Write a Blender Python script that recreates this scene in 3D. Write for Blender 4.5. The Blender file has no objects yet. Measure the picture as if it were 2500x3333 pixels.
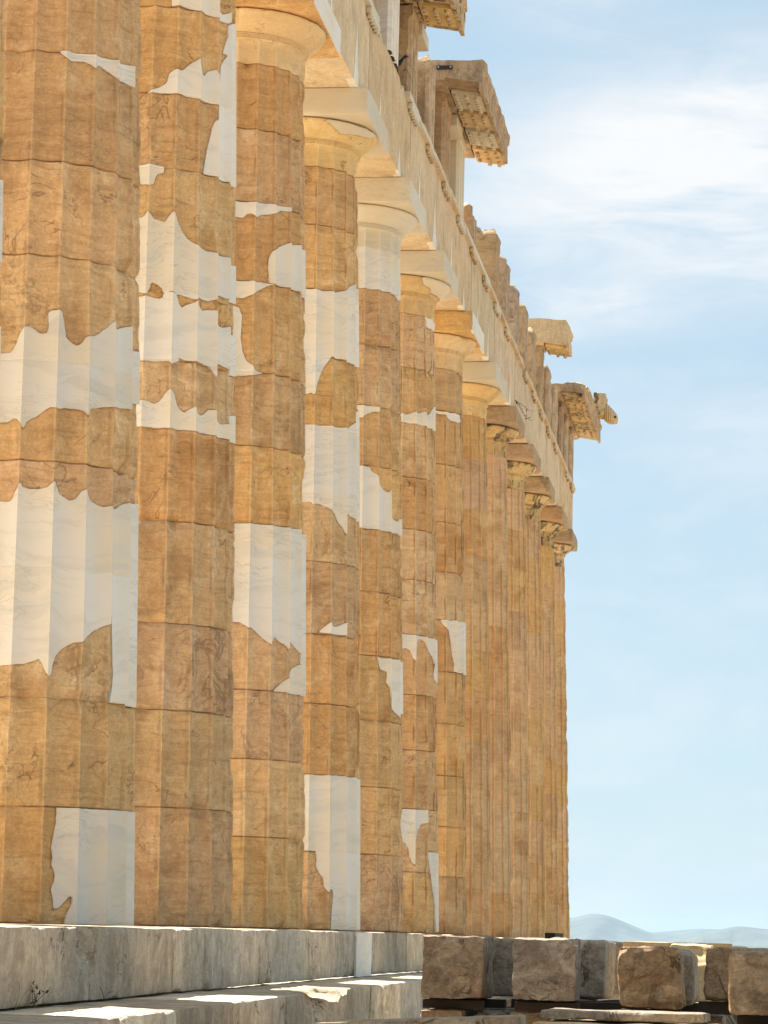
import bpy, math, random
import numpy as np
from mathutils import Matrix, Vector

S = bpy.context.scene
COL = S.collection
R_ = math.radians

# ------------------------------------------------------------------ camera
cam = bpy.data.cameras.new('camera')
cam.sensor_fit = 'HORIZONTAL'
cam.sensor_width = 36.0
cam.lens = 9339.83 / 2500.0 * 36.0
cam.clip_start = 0.5
cam.clip_end = 60000.0
cam_o = bpy.data.objects.new('camera', cam)
COL.objects.link(cam_o)
yaw, pitch, roll = 0.1358154, 0.1464849, 0.0246661
F = np.array([-math.sin(yaw) * math.cos(pitch), math.cos(yaw) * math.cos(pitch), math.sin(pitch)])
Rv = np.array([math.cos(yaw), math.sin(yaw), 0.0])
Uv = np.cross(Rv, F)
c_, s_ = math.cos(roll), math.sin(roll)
R2, U2 = c_ * Rv + s_ * Uv, -s_ * Rv + c_ * Uv
M = Matrix(((R2[0], U2[0], -F[0], 5.956), (R2[1], U2[1], -F[1], -22.453), (R2[2], U2[2], -F[2], -0.0488), (0, 0, 0, 1)))
cam_o.matrix_world = M
S.camera = cam_o

# ------------------------------------------------------------------ light
SUN_EL = R_(52.0)
SUN_DIR = Vector((-0.777 * math.cos(SUN_EL), 0.629 * math.cos(SUN_EL), math.sin(SUN_EL)))
w = bpy.data.worlds.new('World')
S.world = w
w.use_nodes = True
nt = w.node_tree
nt.nodes.clear()
wo = nt.nodes.new('ShaderNodeOutputWorld')
bg = nt.nodes.new('ShaderNodeBackground')
sky = nt.nodes.new('ShaderNodeTexSky')
sky.sky_type = 'NISHITA'
sky.sun_disc = False
sky.sun_elevation = SUN_EL
sky.sun_rotation = math.atan2(SUN_DIR.x, SUN_DIR.y)
sky.altitude = 150
sky.air_density = 1.0
sky.dust_density = 0.3
sky.ozone_density = 1.4
bg.inputs['Strength'].default_value = 0.05
nt.links.new(bg.outputs[0], wo.inputs[0])


def wmath(op, a, b=None, clamp=False):
    n = nt.nodes.new('ShaderNodeMath')
    n.operation = op
    n.use_clamp = clamp
    for i, v in enumerate((a, b)):
        if v is None:
            continue
        if isinstance(v, (int, float)):
            n.inputs[i].default_value = v
        else:
            nt.links.new(v, n.inputs[i])
    return n.outputs[0]


wtc = nt.nodes.new('ShaderNodeTexCoord')
wdir = wtc.outputs['Generated']


def wvec(op, a, vec):
    n = nt.nodes.new('ShaderNodeVectorMath')
    n.operation = op
    nt.links.new(a, n.inputs[0])
    n.inputs[1].default_value = vec
    return n.outputs['Value' if op == 'DOT_PRODUCT' else 'Vector']


def wnoise(scale, detail, rough, stretch, off, dist=0.0):
    mp = wvec('MULTIPLY', wvec('ADD', wdir, off), stretch)
    n = nt.nodes.new('ShaderNodeTexNoise')
    n.inputs['Scale'].default_value = scale
    n.inputs['Detail'].default_value = detail
    n.inputs['Roughness'].default_value = rough
    n.inputs['Distortion'].default_value = dist
    nt.links.new(mp, n.inputs['Vector'])
    return n.outputs['Fac']


def wramp(v, a, b):
    n = nt.nodes.new('ShaderNodeMapRange')
    n.interpolation_type = 'SMOOTHSTEP'
    n.inputs[1].default_value, n.inputs[2].default_value = a, b
    n.inputs[3].default_value, n.inputs[4].default_value = 0.0, 1.0
    nt.links.new(v, n.inputs[0])
    return n.outputs[0]


def cloud_bank(c, sx, sy, tilt):
    d = wvec('SUBTRACT', wdir, c)
    rx = (math.cos(tilt), 0, math.sin(tilt))
    uy = (-math.sin(tilt), 0, math.cos(tilt))
    a = wmath('MULTIPLY', wvec('DOT_PRODUCT', d, rx), 1.0 / sx)
    b = wmath('MULTIPLY', wvec('DOT_PRODUCT', d, uy), 1.0 / sy)
    r2 = wmath('ADD', wmath('MULTIPLY', a, a), wmath('MULTIPLY', b, b))
    front = wramp(wvec('DOT_PRODUCT', wdir, (0, 1, 0)), 0.5, 0.7)
    return wmath('MULTIPLY', wmath('SUBTRACT', 1.0, wramp(wmath('SQRT', r2), 0.0, 1.0)), front)


# thin high cloud all over the sky, with a few denser banks
veil = wramp(wnoise(7.0, 7.0, 0.6, (1.0, 1.0, 2.6), (0.31, 0.1, 0.07), 0.35), 0.40, 0.78)
wisp = wnoise(20.0, 9.0, 0.62, (0.8, 0.8, 3.6), (0.0, 0.2, 0.11), 0.9)
big = wnoise(9.0, 5.0, 0.55, (1.0, 1.0, 1.8), (0.5, 0.2, 0.31), 0.6)
bank = None
for c, sx, sy, tilt, k in (((-0.020, 0.965, 0.262), 0.150, 0.068, 0.16, 0.95), ((-0.055, 0.974, 0.221), 0.085, 0.026, 0.15, 0.6),
                           ((0.02, 0.970, 0.240), 0.080, 0.030, 0.35, 0.8), ((-0.060, 0.945, 0.315), 0.07, 0.03, -0.2, 0.30), ((0.0, 0.98, 0.18), 0.09, 0.02, 0.05, 0.30),
                           ((0.14, 0.95, 0.27), 0.09, 0.04, 0.1, 0.9), ((-0.24, 0.93, 0.27), 0.10, 0.04, 0.2, 0.8), ((-0.040, 0.92, 0.39), 0.12, 0.03, -0.1, 0.7)):
    one = wmath('MULTIPLY', cloud_bank(c, sx, sy, tilt), k)
    bank = one if bank is None else wmath('MAXIMUM', bank, one)
edge = wmath('ADD', wmath('MULTIPLY', wisp, 0.9), wmath('MULTIPLY', big, 1.1))
bankw = wmath('MULTIPLY', bank, wramp(edge, 0.50, 1.38), True)
bankw = wmath('MULTIPLY', bankw, 1.6, True)
cl = wmath('MAXIMUM', wmath('MULTIPLY', veil, 0.42), bankw)
cl = wmath('MULTIPLY', cl, 0.92, True)
wmix = nt.nodes.new('ShaderNodeMix')
wmix.data_type = 'RGBA'
nt.links.new(cl, wmix.inputs['Factor'])
# a thin even veil of summer haze over the blue
vmix = nt.nodes.new('ShaderNodeMix')
vmix.data_type = 'RGBA'
vmix.inputs['Factor'].default_value = 0.78
nt.links.new(sky.outputs[0], vmix.inputs['A'])
vmix.inputs['B'].default_value = (3.62, 4.80, 5.55, 1)
nt.links.new(vmix.outputs['Result'], wmix.inputs['A'])
CLOUD_V = 6.6
wmix.inputs['B'].default_value = (CLOUD_V, CLOUD_V * 1.0, CLOUD_V * 1.0, 1)
nt.links.new(wmix.outputs['Result'], bg.inputs['Color'])

sun = bpy.data.lights.new('sun', 'SUN')
sun.energy = 5.0
sun.angle = R_(0.53)
sun.color = (1.0, 0.93, 0.82)
sun_o = bpy.data.objects.new('sun', sun)
COL.objects.link(sun_o)
sun_o.location = (0, 0, 60)
sun_o.rotation_euler = SUN_DIR.to_track_quat('Z', 'Y').to_euler()

S.render.engine = 'CYCLES'
S.cycles.max_bounces = 10
S.cycles.diffuse_bounces = 6
S.cycles.sample_clamp_indirect = 12.0
vs = S.view_settings
vs.view_transform = 'Standard'
vs.look = 'None'
vs.exposure = 1.6
vs.gamma = 1.0
vs.use_curve_mapping = False

# ------------------------------------------------------------------ noise, mesh and object helpers
def _h(ix, iy, iz, seed):
    h = (ix.astype(np.uint32) * np.uint32(374761393) + iy.astype(np.uint32) * np.uint32(668265263)
         + iz.astype(np.uint32) * np.uint32(2246822519) + np.uint32((seed * 3266489917) & 0xffffffff))
    h = (h ^ (h >> np.uint32(13))) * np.uint32(1274126177)
    h = h ^ (h >> np.uint32(16))
    return (h & np.uint32(0xffff)).astype(np.float64) / 65535.0


def vnoise(P, seed=0):
    """value noise, -1..1"""
    i = np.floor(P).astype(np.int64)
    f = P - i
    f = f * f * (3 - 2 * f)
    i = i + 100000
    x, y, z = i[..., 0], i[..., 1], i[..., 2]
    fx, fy, fz = f[..., 0], f[..., 1], f[..., 2]
    r = 0
    for dx in (0, 1):
        for dy in (0, 1):
            for dz in (0, 1):
                wgt = (fx if dx else 1 - fx) * (fy if dy else 1 - fy) * (fz if dz else 1 - fz)
                r = r + wgt * _h(x + dx, y + dy, z + dz, seed)
    return r * 2 - 1


def fbm(P, octv=4, seed=0, gain=0.5):
    a, s, t = 1.0, 0.0, 0.0
    for o in range(octv):
        s = s + a * vnoise(P * (2.03 ** o), seed + o * 17)
        t += a
        a *= gain
    return s / t


def mk_mesh(name, V, faces, mats, smooth=True, sharp=35, attrs=None):
    """faces: ndarray (m,3) / (m,4), or a list of those arrays, or a list of tuples"""
    me = bpy.data.meshes.new(name)
    V = np.asarray(V, dtype=np.float64)
    if isinstance(faces, np.ndarray):
        faces = [faces]
    if len(faces) and not isinstance(faces[0], np.ndarray):
        me.from_pydata(V.tolist(), [], faces)
    else:
        faces = [f for f in faces if len(f)]
        nl = sum(f.size for f in faces)
        nf = sum(len(f) for f in faces)
        me.vertices.add(len(V))
        me.vertices.foreach_set('co', V.ravel())
        me.loops.add(nl)
        me.loops.foreach_set('vertex_index', np.concatenate([f.ravel() for f in faces]).astype(np.int32))
        me.polygons.add(nf)
        sizes = np.concatenate([np.full(len(f), f.shape[1]) for f in faces])
        starts = np.concatenate([[0], np.cumsum(sizes)[:-1]]).astype(np.int32)
        me.polygons.foreach_set('loop_start', starts)
    for m in (mats if isinstance(mats, (list, tuple)) else [mats]):
        me.materials.append(m)
    for k, a in (attrs or {}).items():
        at = me.attributes.new(k, 'FLOAT', 'POINT')
        at.data.foreach_set('value', np.asarray(a, dtype=np.float32))
    me.update(calc_edges=True)
    me.validate()
    if smooth:
        me.shade_smooth()
        if sharp:
            me.set_sharp_from_angle(angle=R_(sharp))
    else:
        me.shade_flat()
    return me


def obj(name, me, parent=None, loc=(0, 0, 0), rot=(0, 0, 0)):
    o = bpy.data.objects.new(name, me)
    COL.objects.link(o)
    o.parent = parent
    o.location = loc
    o.rotation_euler = rot
    return o


def thing(name, label, cat, loc=(0, 0, 0), rot=(0, 0, 0), group=None, me=None):
    o = obj(name, me, None, loc, rot)
    o['label'] = label
    o['category'] = cat
    if group:
        o['group'] = group
    return o


def box_surface(n):
    """surface lattice of a box with n = (nx, ny, nz) cells -> unit positions 0..1 and quads"""
    nx, ny, nz = n
    ids = lambda i, j, k: (i * (ny + 1) + j) * (nz + 1) + k
    Q = []
    J, K = np.meshgrid(np.arange(ny), np.arange(nz), indexing='ij')
    for i, fl in ((0, 1), (nx, 0)):
        q = np.stack([ids(i, J, K), ids(i, J + 1, K), ids(i, J + 1, K + 1), ids(i, J, K + 1)], -1).reshape(-1, 4)
        Q.append(q[:, ::-1] if fl else q)
    I, K = np.meshgrid(np.arange(nx), np.arange(nz), indexing='ij')
    for j, fl in ((0, 0), (ny, 1)):
        q = np.stack([ids(I, j, K), ids(I + 1, j, K), ids(I + 1, j, K + 1), ids(I, j, K + 1)], -1).reshape(-1, 4)
        Q.append(q[:, ::-1] if fl else q)
    I, J = np.meshgrid(np.arange(nx), np.arange(ny), indexing='ij')
    for k, fl in ((0, 1), (nz, 0)):
        q = np.stack([ids(I, J, k), ids(I + 1, J, k), ids(I + 1, J + 1, k), ids(I, J + 1, k)], -1).reshape(-1, 4)
        Q.append(q[:, ::-1] if fl else q)
    Q = np.concatenate(Q)
    u, inv = np.unique(Q, return_inverse=True)
    k = u % (nz + 1)
    j = (u // (nz + 1)) % (ny + 1)
    i = u // ((nz + 1) * (ny + 1))
    return np.stack([i / nx, j / ny, k / nz], -1), inv.reshape(-1, 4)


def rough_block(size, res=0.05, r=0.015, amp=0.006, seed=0, freq=4.0, gouge=(), chip=0.0, nmax=90, warp=0.0):
    """a hewn block: rounded worn edges, uneven faces, chips; x,y centred, base at z=0"""
    L = np.array(size, float)
    n = [int(min(nmax, max(2, round(l / res)))) for l in L]
    U, Q = box_surface(n)
    h = L / 2
    P = (U - 0.5) * L
    off = seed * 7.13
    if r > 0:
        rr = r * (0.5 + 1.0 * np.clip(0.5 + 0.9 * fbm(P * 3.1 + off, 3, seed + 5), 0, 1.3))
        if chip:
            rr = rr + chip * np.clip(fbm(P * 2.3 + off, 3, seed + 9) - 0.16, 0, 1) * 3
        rr = np.minimum(rr, h.min() * 0.8)[:, None]
        q = np.clip(P, -(h - rr), h - rr)
        d = P - q
        dl = np.linalg.norm(d, axis=1, keepdims=True) + 1e-9
        nrm = d / dl
        P = q + nrm * np.minimum(rr, dl)
    else:
        nrm = np.sign(P) * (np.abs(P) >= h - 1e-6)
        nrm = nrm / (np.linalg.norm(nrm, axis=1, keepdims=True) + 1e-9)
    if warp:
        P = P + warp * np.stack([vnoise(P * 1.3 + off + 3, seed + 1), vnoise(P * 1.3 + off + 9, seed + 2), 0.4 * vnoise(P * 1.3 + off + 5, seed + 3)], -1)
    D = -amp * (0.6 + fbm(P * freq + off, 4, seed))
    P = P + nrm * D[:, None]
    P[:, 2] += h[2]
    for (gx, gy, gz, gr, gd) in gouge:      # hollows broken out of the block
        g = np.array([gx, gy, gz])
        dd = P - g
        dist = np.linalg.norm(dd, axis=1) + 1e-6
        rr_ = gr * (1 + 0.30 * fbm(P * (1.2 / gr) + off, 4, seed + 31))
        k_ = np.where(dist < rr_, rr_ / dist, 1.0)
        P = g + dd * k_[:, None]
    return P, Q


def prism(poly, axis, a, b):
    """extrude a polygon given in the other two axes"""
    n = len(poly)
    V = []
    for t in (a, b):
        for (p, q) in poly:
            V.append({'x': (t, p, q), 'y': (p, t, q), 'z': (p, q, t)}[axis])
    Fs = [tuple(range(n)), tuple(range(2 * n - 1, n - 1, -1))]
    for i in range(n):
        j = (i + 1) % n
        Fs.append((i, i + n, j + n, j))
    return V, Fs


def fix_normals(me):
    import bmesh
    bm = bmesh.new()
    bm.from_mesh(me)
    bmesh.ops.recalc_face_normals(bm, faces=bm.faces)
    bm.to_mesh(me)
    bm.free()


def simple(name, V, Fs, mat, smooth=False, sharp=35):
    me = mk_mesh(name, V, Fs, mat, smooth, sharp)
    fix_normals(me)
    return me


# ------------------------------------------------------------------ materials
class NT:
    def __init__(self, name):
        self.m = bpy.data.materials.new(name)
        self.m.use_nodes = True
        self.t = self.m.node_tree
        self.t.nodes.clear()
        self.out = self.n('ShaderNodeOutputMaterial')
        self.b = self.n('ShaderNodeBsdfPrincipled')
        self.l(self.b.outputs[0], self.out.inputs[0])
        self.b.inputs['Specular IOR Level'].default_value = 0.25

    def n(self, ty):
        return self.t.nodes.new(ty)

    def l(self, a, b):
        self.t.links.new(a, b)

    def put(self, sock, v):
        if isinstance(v, (int, float)):
            sock.default_value = v
        elif isinstance(v, (tuple, list)):
            sock.default_value = tuple(v) if len(v) == 4 or sock.type == 'VECTOR' else tuple(v) + (1,)
        else:
            self.l(v, sock)

    def math(self, op, a, b=0.0, clamp=False):
        n = self.n('ShaderNodeMath')
        n.operation = op
        n.use_clamp = clamp
        self.put(n.inputs[0], a)
        self.put(n.inputs[1], b)
        return n.outputs[0]

    def vm(self, op, a, b):
        n = self.n('ShaderNodeVectorMath')
        n.operation = op
        self.put(n.inputs[0], a)
        self.put(n.inputs[1], b)
        return n.outputs[0]

    def mix(self, f, a, b, mode='MIX'):
        n = self.n('ShaderNodeMix')
        n.data_type = 'RGBA'
        n.blend_type = mode
        self.put(n.inputs['Factor'], f)
        self.put(n.inputs['A'], a)
        self.put(n.inputs['B'], b)
        return n.outputs['Result']

    def coord(self, rnd=37.0):
        tc = self.n('ShaderNodeTexCoord').outputs['Object']
        oi = self.n('ShaderNodeObjectInfo').outputs['Random']
        self.rand = oi
        cv = self.n('ShaderNodeCombineXYZ')
        for i in range(3):
            self.put(cv.inputs[i], self.math('MULTIPLY', oi, rnd * (1 + 0.37 * i)))
        return self.vm('ADD', tc, cv.outputs[0])

    def noise(self, v, scale, detail=6, rough=0.55, dist=0.0, stretch=None):
        if stretch:
            v = self.vm('MULTIPLY', v, stretch)
        n = self.n('ShaderNodeTexNoise')
        self.put(n.inputs['Vector'], v)
        n.inputs['Scale'].default_value = scale
        n.inputs['Detail'].default_value = detail
        n.inputs['Roughness'].default_value = rough
        n.inputs['Distortion'].default_value = dist
        return n.outputs['Fac']

    def rng(self, v, a, b, c=0.0, d=1.0, smooth=True):
        n = self.n('ShaderNodeMapRange')
        n.interpolation_type = 'SMOOTHSTEP' if smooth else 'LINEAR'
        self.put(n.inputs[0], v)
        for i, q in enumerate((a, b, c, d)):
            n.inputs[i + 1].default_value = q
        return n.outputs[0]

    def attr(self, name):
        n = self.n('ShaderNodeAttribute')
        n.attribute_name = name
        return n.outputs['Fac']

    def voro(self, v, scale):
        n = self.n('ShaderNodeTexVoronoi')
        n.feature = 'DISTANCE_TO_EDGE'
        self.put(n.inputs['Vector'], v)
        n.inputs['Scale'].default_value = scale
        return n.outputs['Distance']

    def bump(self, h, strength, dist=0.02, nrm=None):
        n = self.n('ShaderNodeBump')
        n.inputs['Strength'].default_value = strength
        n.inputs['Distance'].default_value = dist
        self.put(n.inputs['Height'], h)
        if nrm is not None:
            self.l(nrm, n.inputs['Normal'])
        return n.outputs[0]


def stone(name, dark, mid, light, bed=(0.6, 0.6, 6.5), bedk=0.35, crack=0.6, spots=0.5, crust_shade=0.0,
          bump=0.5, rough=0.85, crust_shade_c=(0.05, 0.04, 0.03), tint=0.09, streak=0.0, pits=0.35, cs=1.5, mott=0.35, grain=0.75, webk=0.7):
    m = NT(name)
    v = m.coord()
    warp = m.n('ShaderNodeTexNoise')
    m.put(warp.inputs['Vector'], v)
    warp.inputs['Scale'].default_value = 2.2
    warp.inputs['Detail'].default_value = 3
    wv = m.vm('ADD', v, m.vm('MULTIPLY', m.vm('SUBTRACT', warp.outputs['Color'], (0.5, 0.5, 0.5)), (0.20, 0.20, 0.20)))
    n1 = m.noise(v, 1.5, 8, 0.62, 0.4)
    c = m.mix(m.rng(n1, 0.30, 0.52), dark, mid)
    c = m.mix(m.rng(m.noise(v, 2.6, 7, 0.66, 0.6), 0.50, 0.74), c, light)
    c = m.mix(m.math('MULTIPLY', m.rng(m.noise(v, 0.75, 5, 0.6, 0.8), 0.52, 0.70), 0.28), c, tuple(x * 0.66 for x in dark))
    # bedding of the marble: thin drawn-out lines
    b1 = m.noise(wv, 3.0, 7, 0.68, 0.3, bed)
    b2 = m.noise(wv, 9.0, 6, 0.7, 0.2, (bed[0] * .8, bed[1] * .8, bed[2] * 1.3))
    c = m.mix(m.math('MULTIPLY', m.rng(b2, 0.55, 0.70), bedk * 1.1), c, tuple(x * 0.55 for x in dark))
    c = m.mix(m.math('MULTIPLY', m.rng(b1, 0.52, 0.66), bedk), c, tuple(x * 0.50 for x in dark))
    c = m.mix(m.math('MULTIPLY', m.rng(b1, 0.46, 0.34), bedk * 0.8), c, tuple(min(1, x * 1.18) for x in light))
    g = m.noise(v, 42, 5, 0.7)
    c = m.mix(grain, c, m.mix(g, (0.50, 0.50, 0.50), (1.46, 1.46, 1.46)), 'MULTIPLY')
    g2 = m.noise(v, 16, 6, 0.72, 0.5)
    c = m.mix(mott, c, m.mix(m.rng(g2, 0.3, 0.7), (0.70, 0.66, 0.62), (1.26, 1.28, 1.30)), 'MULTIPLY')
    if streak:
        s1 = m.noise(wv, 1.5, 7, 0.66, 0.5, (4.0, 4.0, 0.6))
        c = m.mix(m.math('MULTIPLY', m.rng(s1, 0.50, 0.68), streak), c, tuple(x * 0.42 for x in dark))
        c = m.mix(m.math('MULTIPLY', m.rng(s1, 0.44, 0.30), streak * 0.7), c, tuple(min(1, x * 1.25) for x in light))
    sp = m.rng(m.noise(v, 5.5, 8, 0.74, 0.8), 0.60, 0.70)
    spm = m.rng(m.noise(v, 1.1, 4, 0.6), 0.45, 0.60)
    c = m.mix(m.math('MULTIPLY', m.math('MULTIPLY', sp, spm), spots), c, tuple(x * 0.26 + 0.035 for x in dark))
    if crust_shade:
        cr = m.math('MULTIPLY', m.rng(m.noise(v, 3.4, 6, 0.6, 1.0), 0.47, 0.60), crust_shade)
        c = m.mix(cr, c, crust_shade_c)
    rg = m.math('ABSOLUTE', m.math('SUBTRACT', m.noise(v, cs, 5, 0.55, 0.7), 0.5))
    ck = m.math('MULTIPLY', m.rng(rg, 0.0075, 0.001), m.rng(m.noise(v, 1.7, 3, 0.5), 0.50, 0.60))
    c = m.mix(m.math('MULTIPLY', ck, crack), c, tuple(x * 0.22 for x in dark))
    # some pieces carry a web of darker weathered veins
    rg2 = m.math('ABSOLUTE', m.math('SUBTRACT', m.noise(v, 2.4, 6, 0.6, 1.3), 0.5))
    vw = m.math('MULTIPLY', m.rng(rg2, 0.045, 0.0), m.rng(m.noise(v, 1.9, 4, 0.6), 0.42, 0.62))
    vsel = m.rng(m.math('FRACT', m.math('MULTIPLY', m.rand, 11.9)), 0.72, 0.95)
    c = m.mix(m.math('MULTIPLY', m.math('MULTIPLY', vw, vsel), webk), c, tuple(x * 0.50 for x in dark))
    # worn arrises are paler, the seam round an insert is brown mortar
    ar = m.math('MULTIPLY', m.attr('arris'), m.rng(m.noise(v, 7, 4, 0.6), 0.35, 0.62))
    c = m.mix(m.math('MULTIPLY', ar, 0.30), c, tuple(min(1, x * 1.30) for x in light))
    c = m.mix(m.math('MULTIPLY', m.attr('seam'), 0.75), c, (0.20, 0.115, 0.055))
    c = m.mix(m.math('MULTIPLY', m.attr('flute_shade'), 0.70), c, tuple(x * 0.36 for x in dark))  # shade of the flute edges, painted as a dark line
    # each piece has its own tone
    rr = m.math('FRACT', m.math('MULTIPLY', m.rand, 7.31))
    tn = m.n('ShaderNodeHueSaturation')
    m.put(tn.inputs['Hue'], m.rng(rr, 0, 1, 0.5 - 0.005, 0.5 + 0.004, False))
    m.put(tn.inputs['Value'], m.rng(m.math('FRACT', m.math('MULTIPLY', m.rand, 3.77)), 0, 1, 1 - tint, 1 + tint, False))
    m.put(tn.inputs['Saturation'], m.rng(m.math('FRACT', m.math('MULTIPLY', m.rand, 5.17)), 0, 1, 0.90, 1.08, False))
    m.put(tn.inputs['Color'], c)
    m.put(m.b.inputs['Base Color'], tn.outputs[0])
    m.b.inputs['Roughness'].default_value = rough
    hgt = m.math('ADD', m.math('MULTIPLY', m.noise(v, 9, 8, 0.68), 0.6), m.math('MULTIPLY', g, 0.35))
    hgt = m.math('ADD', hgt, m.math('MULTIPLY', b2, 0.5))
    hgt = m.math('SUBTRACT', hgt, m.math('MULTIPLY', m.rng(m.noise(v, 26, 3, 0.5), 0.60, 0.72), pits))
    hgt = m.math('ADD', hgt, m.math('MULTIPLY', b1, 0.5))
    hgt = m.math('SUBTRACT', hgt, m.math('MULTIPLY', ck, 0.7))
    m.l(m.bump(hgt, bump, 0.03), m.b.inputs['Normal'])
    return m.m


def marble(name, base=(0.74, 0.705, 0.635), vein=(0.46, 0.455, 0.41), cream=(0.74, 0.655, 0.51), k=0.50, bed=(0.6, 0.6, 4.5)):
    m = NT(name)
    v = m.coord(91.0)
    warp = m.n('ShaderNodeTexNoise')
    m.put(warp.inputs['Vector'], v)
    warp.inputs['Scale'].default_value = 1.6
    warp.inputs['Detail'].default_value = 4
    wv = m.vm('ADD', v, m.vm('MULTIPLY', m.vm('SUBTRACT', warp.outputs['Color'], (0.5, 0.5, 0.5)), (0.5, 0.5, 0.5)))
    c = m.mix(m.rng(m.noise(v, 1.1, 5, 0.55), 0.38, 0.66), base, cream)
    soft = m.noise(wv, 1.7, 6, 0.6, 0.6, bed)
    c = m.mix(m.math('MULTIPLY', m.rng(soft, 0.48, 0.66), k), c, tuple(0.55 * a + 0.45 * b for a, b in zip(vein, base)))
    thin = m.math('ABSOLUTE', m.math('SUBTRACT', m.noise(wv, 2.3, 6, 0.62, 0.9, bed), 0.5))
    msk = m.rng(m.noise(v, 0.9, 3, 0.5), 0.44, 0.62)
    c = m.mix(m.math('MULTIPLY', m.math('MULTIPLY', m.rng(thin, 0.022, 0.0), msk), k * 1.25), c, vein)
    c = m.mix(m.math('MULTIPLY', m.attr('arris'), 0.25), c, (0.80, 0.71, 0.56))
    rr = m.math('FRACT', m.math('MULTIPLY', m.rand, 7.31))
    tn = m.n('ShaderNodeHueSaturation')
    m.put(tn.inputs['Value'], m.rng(rr, 0, 1, 0.93, 1.03, False))
    m.put(tn.inputs['Color'], c)
    m.put(m.b.inputs['Base Color'], tn.outputs[0])
    m.b.inputs['Roughness'].default_value = 0.6
    m.l(m.bump(m.noise(v, 14, 6, 0.6), 0.12, 0.02), m.b.inputs['Normal'])
    return m.m


def plain(name, c, rough=0.8, metal=0.0, var=0.25, scale=20, stretch=None):
    m = NT(name)
    v = m.coord()
    n = m.noise(v, scale, 6, 0.6, 0.3, stretch)
    m.put(m.b.inputs['Base Color'], m.mix(n, tuple(x * (1 - var) for x in c), tuple(min(1, x * (1 + var)) for x in c)))
    m.b.inputs['Roughness'].default_value = rough
    m.b.inputs['Metallic'].default_value = metal
    m.l(m.bump(n, 0.3, 0.01), m.b.inputs['Normal'])
    return m.m


M_OLD = stone('honey_patina_marble', (0.45, 0.258, 0.106), (0.61, 0.385, 0.178), (0.72, 0.525, 0.295), bump=0.45, spots=0.9, tint=0.10, bedk=0.36, streak=0.16, crack=0.5)
M_OLDFAR = stone('honey_patina_marble_plain', (0.43, 0.245, 0.102), (0.57, 0.355, 0.165), (0.66, 0.465, 0.255), bump=0.28, spots=0.9, tint=0.075, bedk=0.28, mott=0.15, grain=0.4, webk=0.2, crack=0.4)
M_GOLD = stone('golden_marble', (0.56, 0.37, 0.155), (0.65, 0.46, 0.215), (0.72, 0.56, 0.315), bedk=0.16, crack=0.5, spots=0.45, bump=0.2, tint=0.06, mott=0.12, grain=0.35)
M_CRUST = stone('crusted_golden_marble', (0.46, 0.31, 0.14), (0.58, 0.42, 0.21), (0.66, 0.52, 0.30), bedk=0.25, crust_shade=0.85, bump=0.7, tint=0.08)
M_BROWN = stone('brown_patina_marble', (0.32, 0.205, 0.110), (0.42, 0.285, 0.16), (0.50, 0.36, 0.22), bump=0.5, tint=0.10)
M_PALE = stone('pale_streaked_marble', (0.46, 0.325, 0.18), (0.60, 0.455, 0.275), (0.68, 0.55, 0.365), bedk=0.10, streak=0.22, crack=0.25, spots=0.35, bump=0.4, tint=0.07)
M_STEP = stone('grey_step_marble', (0.42, 0.335, 0.23), (0.60, 0.495, 0.355), (0.74, 0.63, 0.48), bedk=0.10, streak=0.30, crack=0.8, spots=0.6, bump=0.6, tint=0.24, mott=0.5, crust_shade=0.34, crust_shade_c=(0.23, 0.185, 0.135))  # blotches on the risers paint uneven bounced light into the colour
M_ROCK = stone('weathered_brown_block', (0.18, 0.122, 0.068), (0.37, 0.262, 0.158), (0.57, 0.44, 0.29), bed=(1.6, 1.6, 2.6), bedk=0.55, crack=0.5, spots=0.5, bump=1.0, pits=0.2, tint=0.12, mott=0.8)
M_ROCKG = stone('weathered_grey_block', (0.22, 0.17, 0.115), (0.38, 0.31, 0.22), (0.56, 0.475, 0.365), bed=(1.6, 1.6, 2.6), bedk=0.5, crack=0.5, spots=0.5, bump=1.0, pits=0.25, tint=0.12, mott=0.8)
M_FRIEZE = stone('frieze_marble', (0.37, 0.25, 0.145), (0.50, 0.36, 0.22), (0.60, 0.47, 0.31), bed=(4, 4, 0.5), bedk=0.35, streak=0.25, crust_shade=0.30, bump=0.7, crust_shade_c=(0.13, 0.10, 0.075), tint=0.10)
M_NEW = marble('new_white_marble')
M_NEWC = marble('new_cream_marble', (0.60, 0.54, 0.42), (0.42, 0.38, 0.30), (0.60, 0.50, 0.34), 0.5)
M_TIMBER = plain('dark_timber', (0.045, 0.032, 0.022), 0.85, 0, 0.4, 6, (1, 14, 14))
M_IRON = plain('dark_iron', (0.045, 0.042, 0.04), 0.55, 0.6)
M_STEEL = plain('bright_bolt', (0.6, 0.6, 0.58), 0.35, 0.9, 0.1)
M_GROUND = stone('pale_rocky_ground', (0.30, 0.245, 0.18), (0.40, 0.335, 0.25), (0.50, 0.42, 0.32), bed=(1, 1, 1), bedk=0.2, crack=0.4, spots=0.3, bump=0.5, tint=0.0)
M_FLOOR = stone('marble_paving', (0.58, 0.48, 0.34), (0.68, 0.58, 0.43), (0.75, 0.66, 0.51), bedk=0.2, crack=0.6, spots=0.3, bump=0.4, tint=0.05)
M_HILL = plain('scrub_hillside', (0.085, 0.10, 0.085), 0.95, 0, 0.85, 0.006)
M_GREEN = plain('caper_leaves', (0.045, 0.06, 0.02), 0.7)
M_TWIG = plain('dry_stem', (0.10, 0.085, 0.05), 0.85)
M_BIRD = plain('black_feathers', (0.012, 0.012, 0.014), 0.6)
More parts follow.
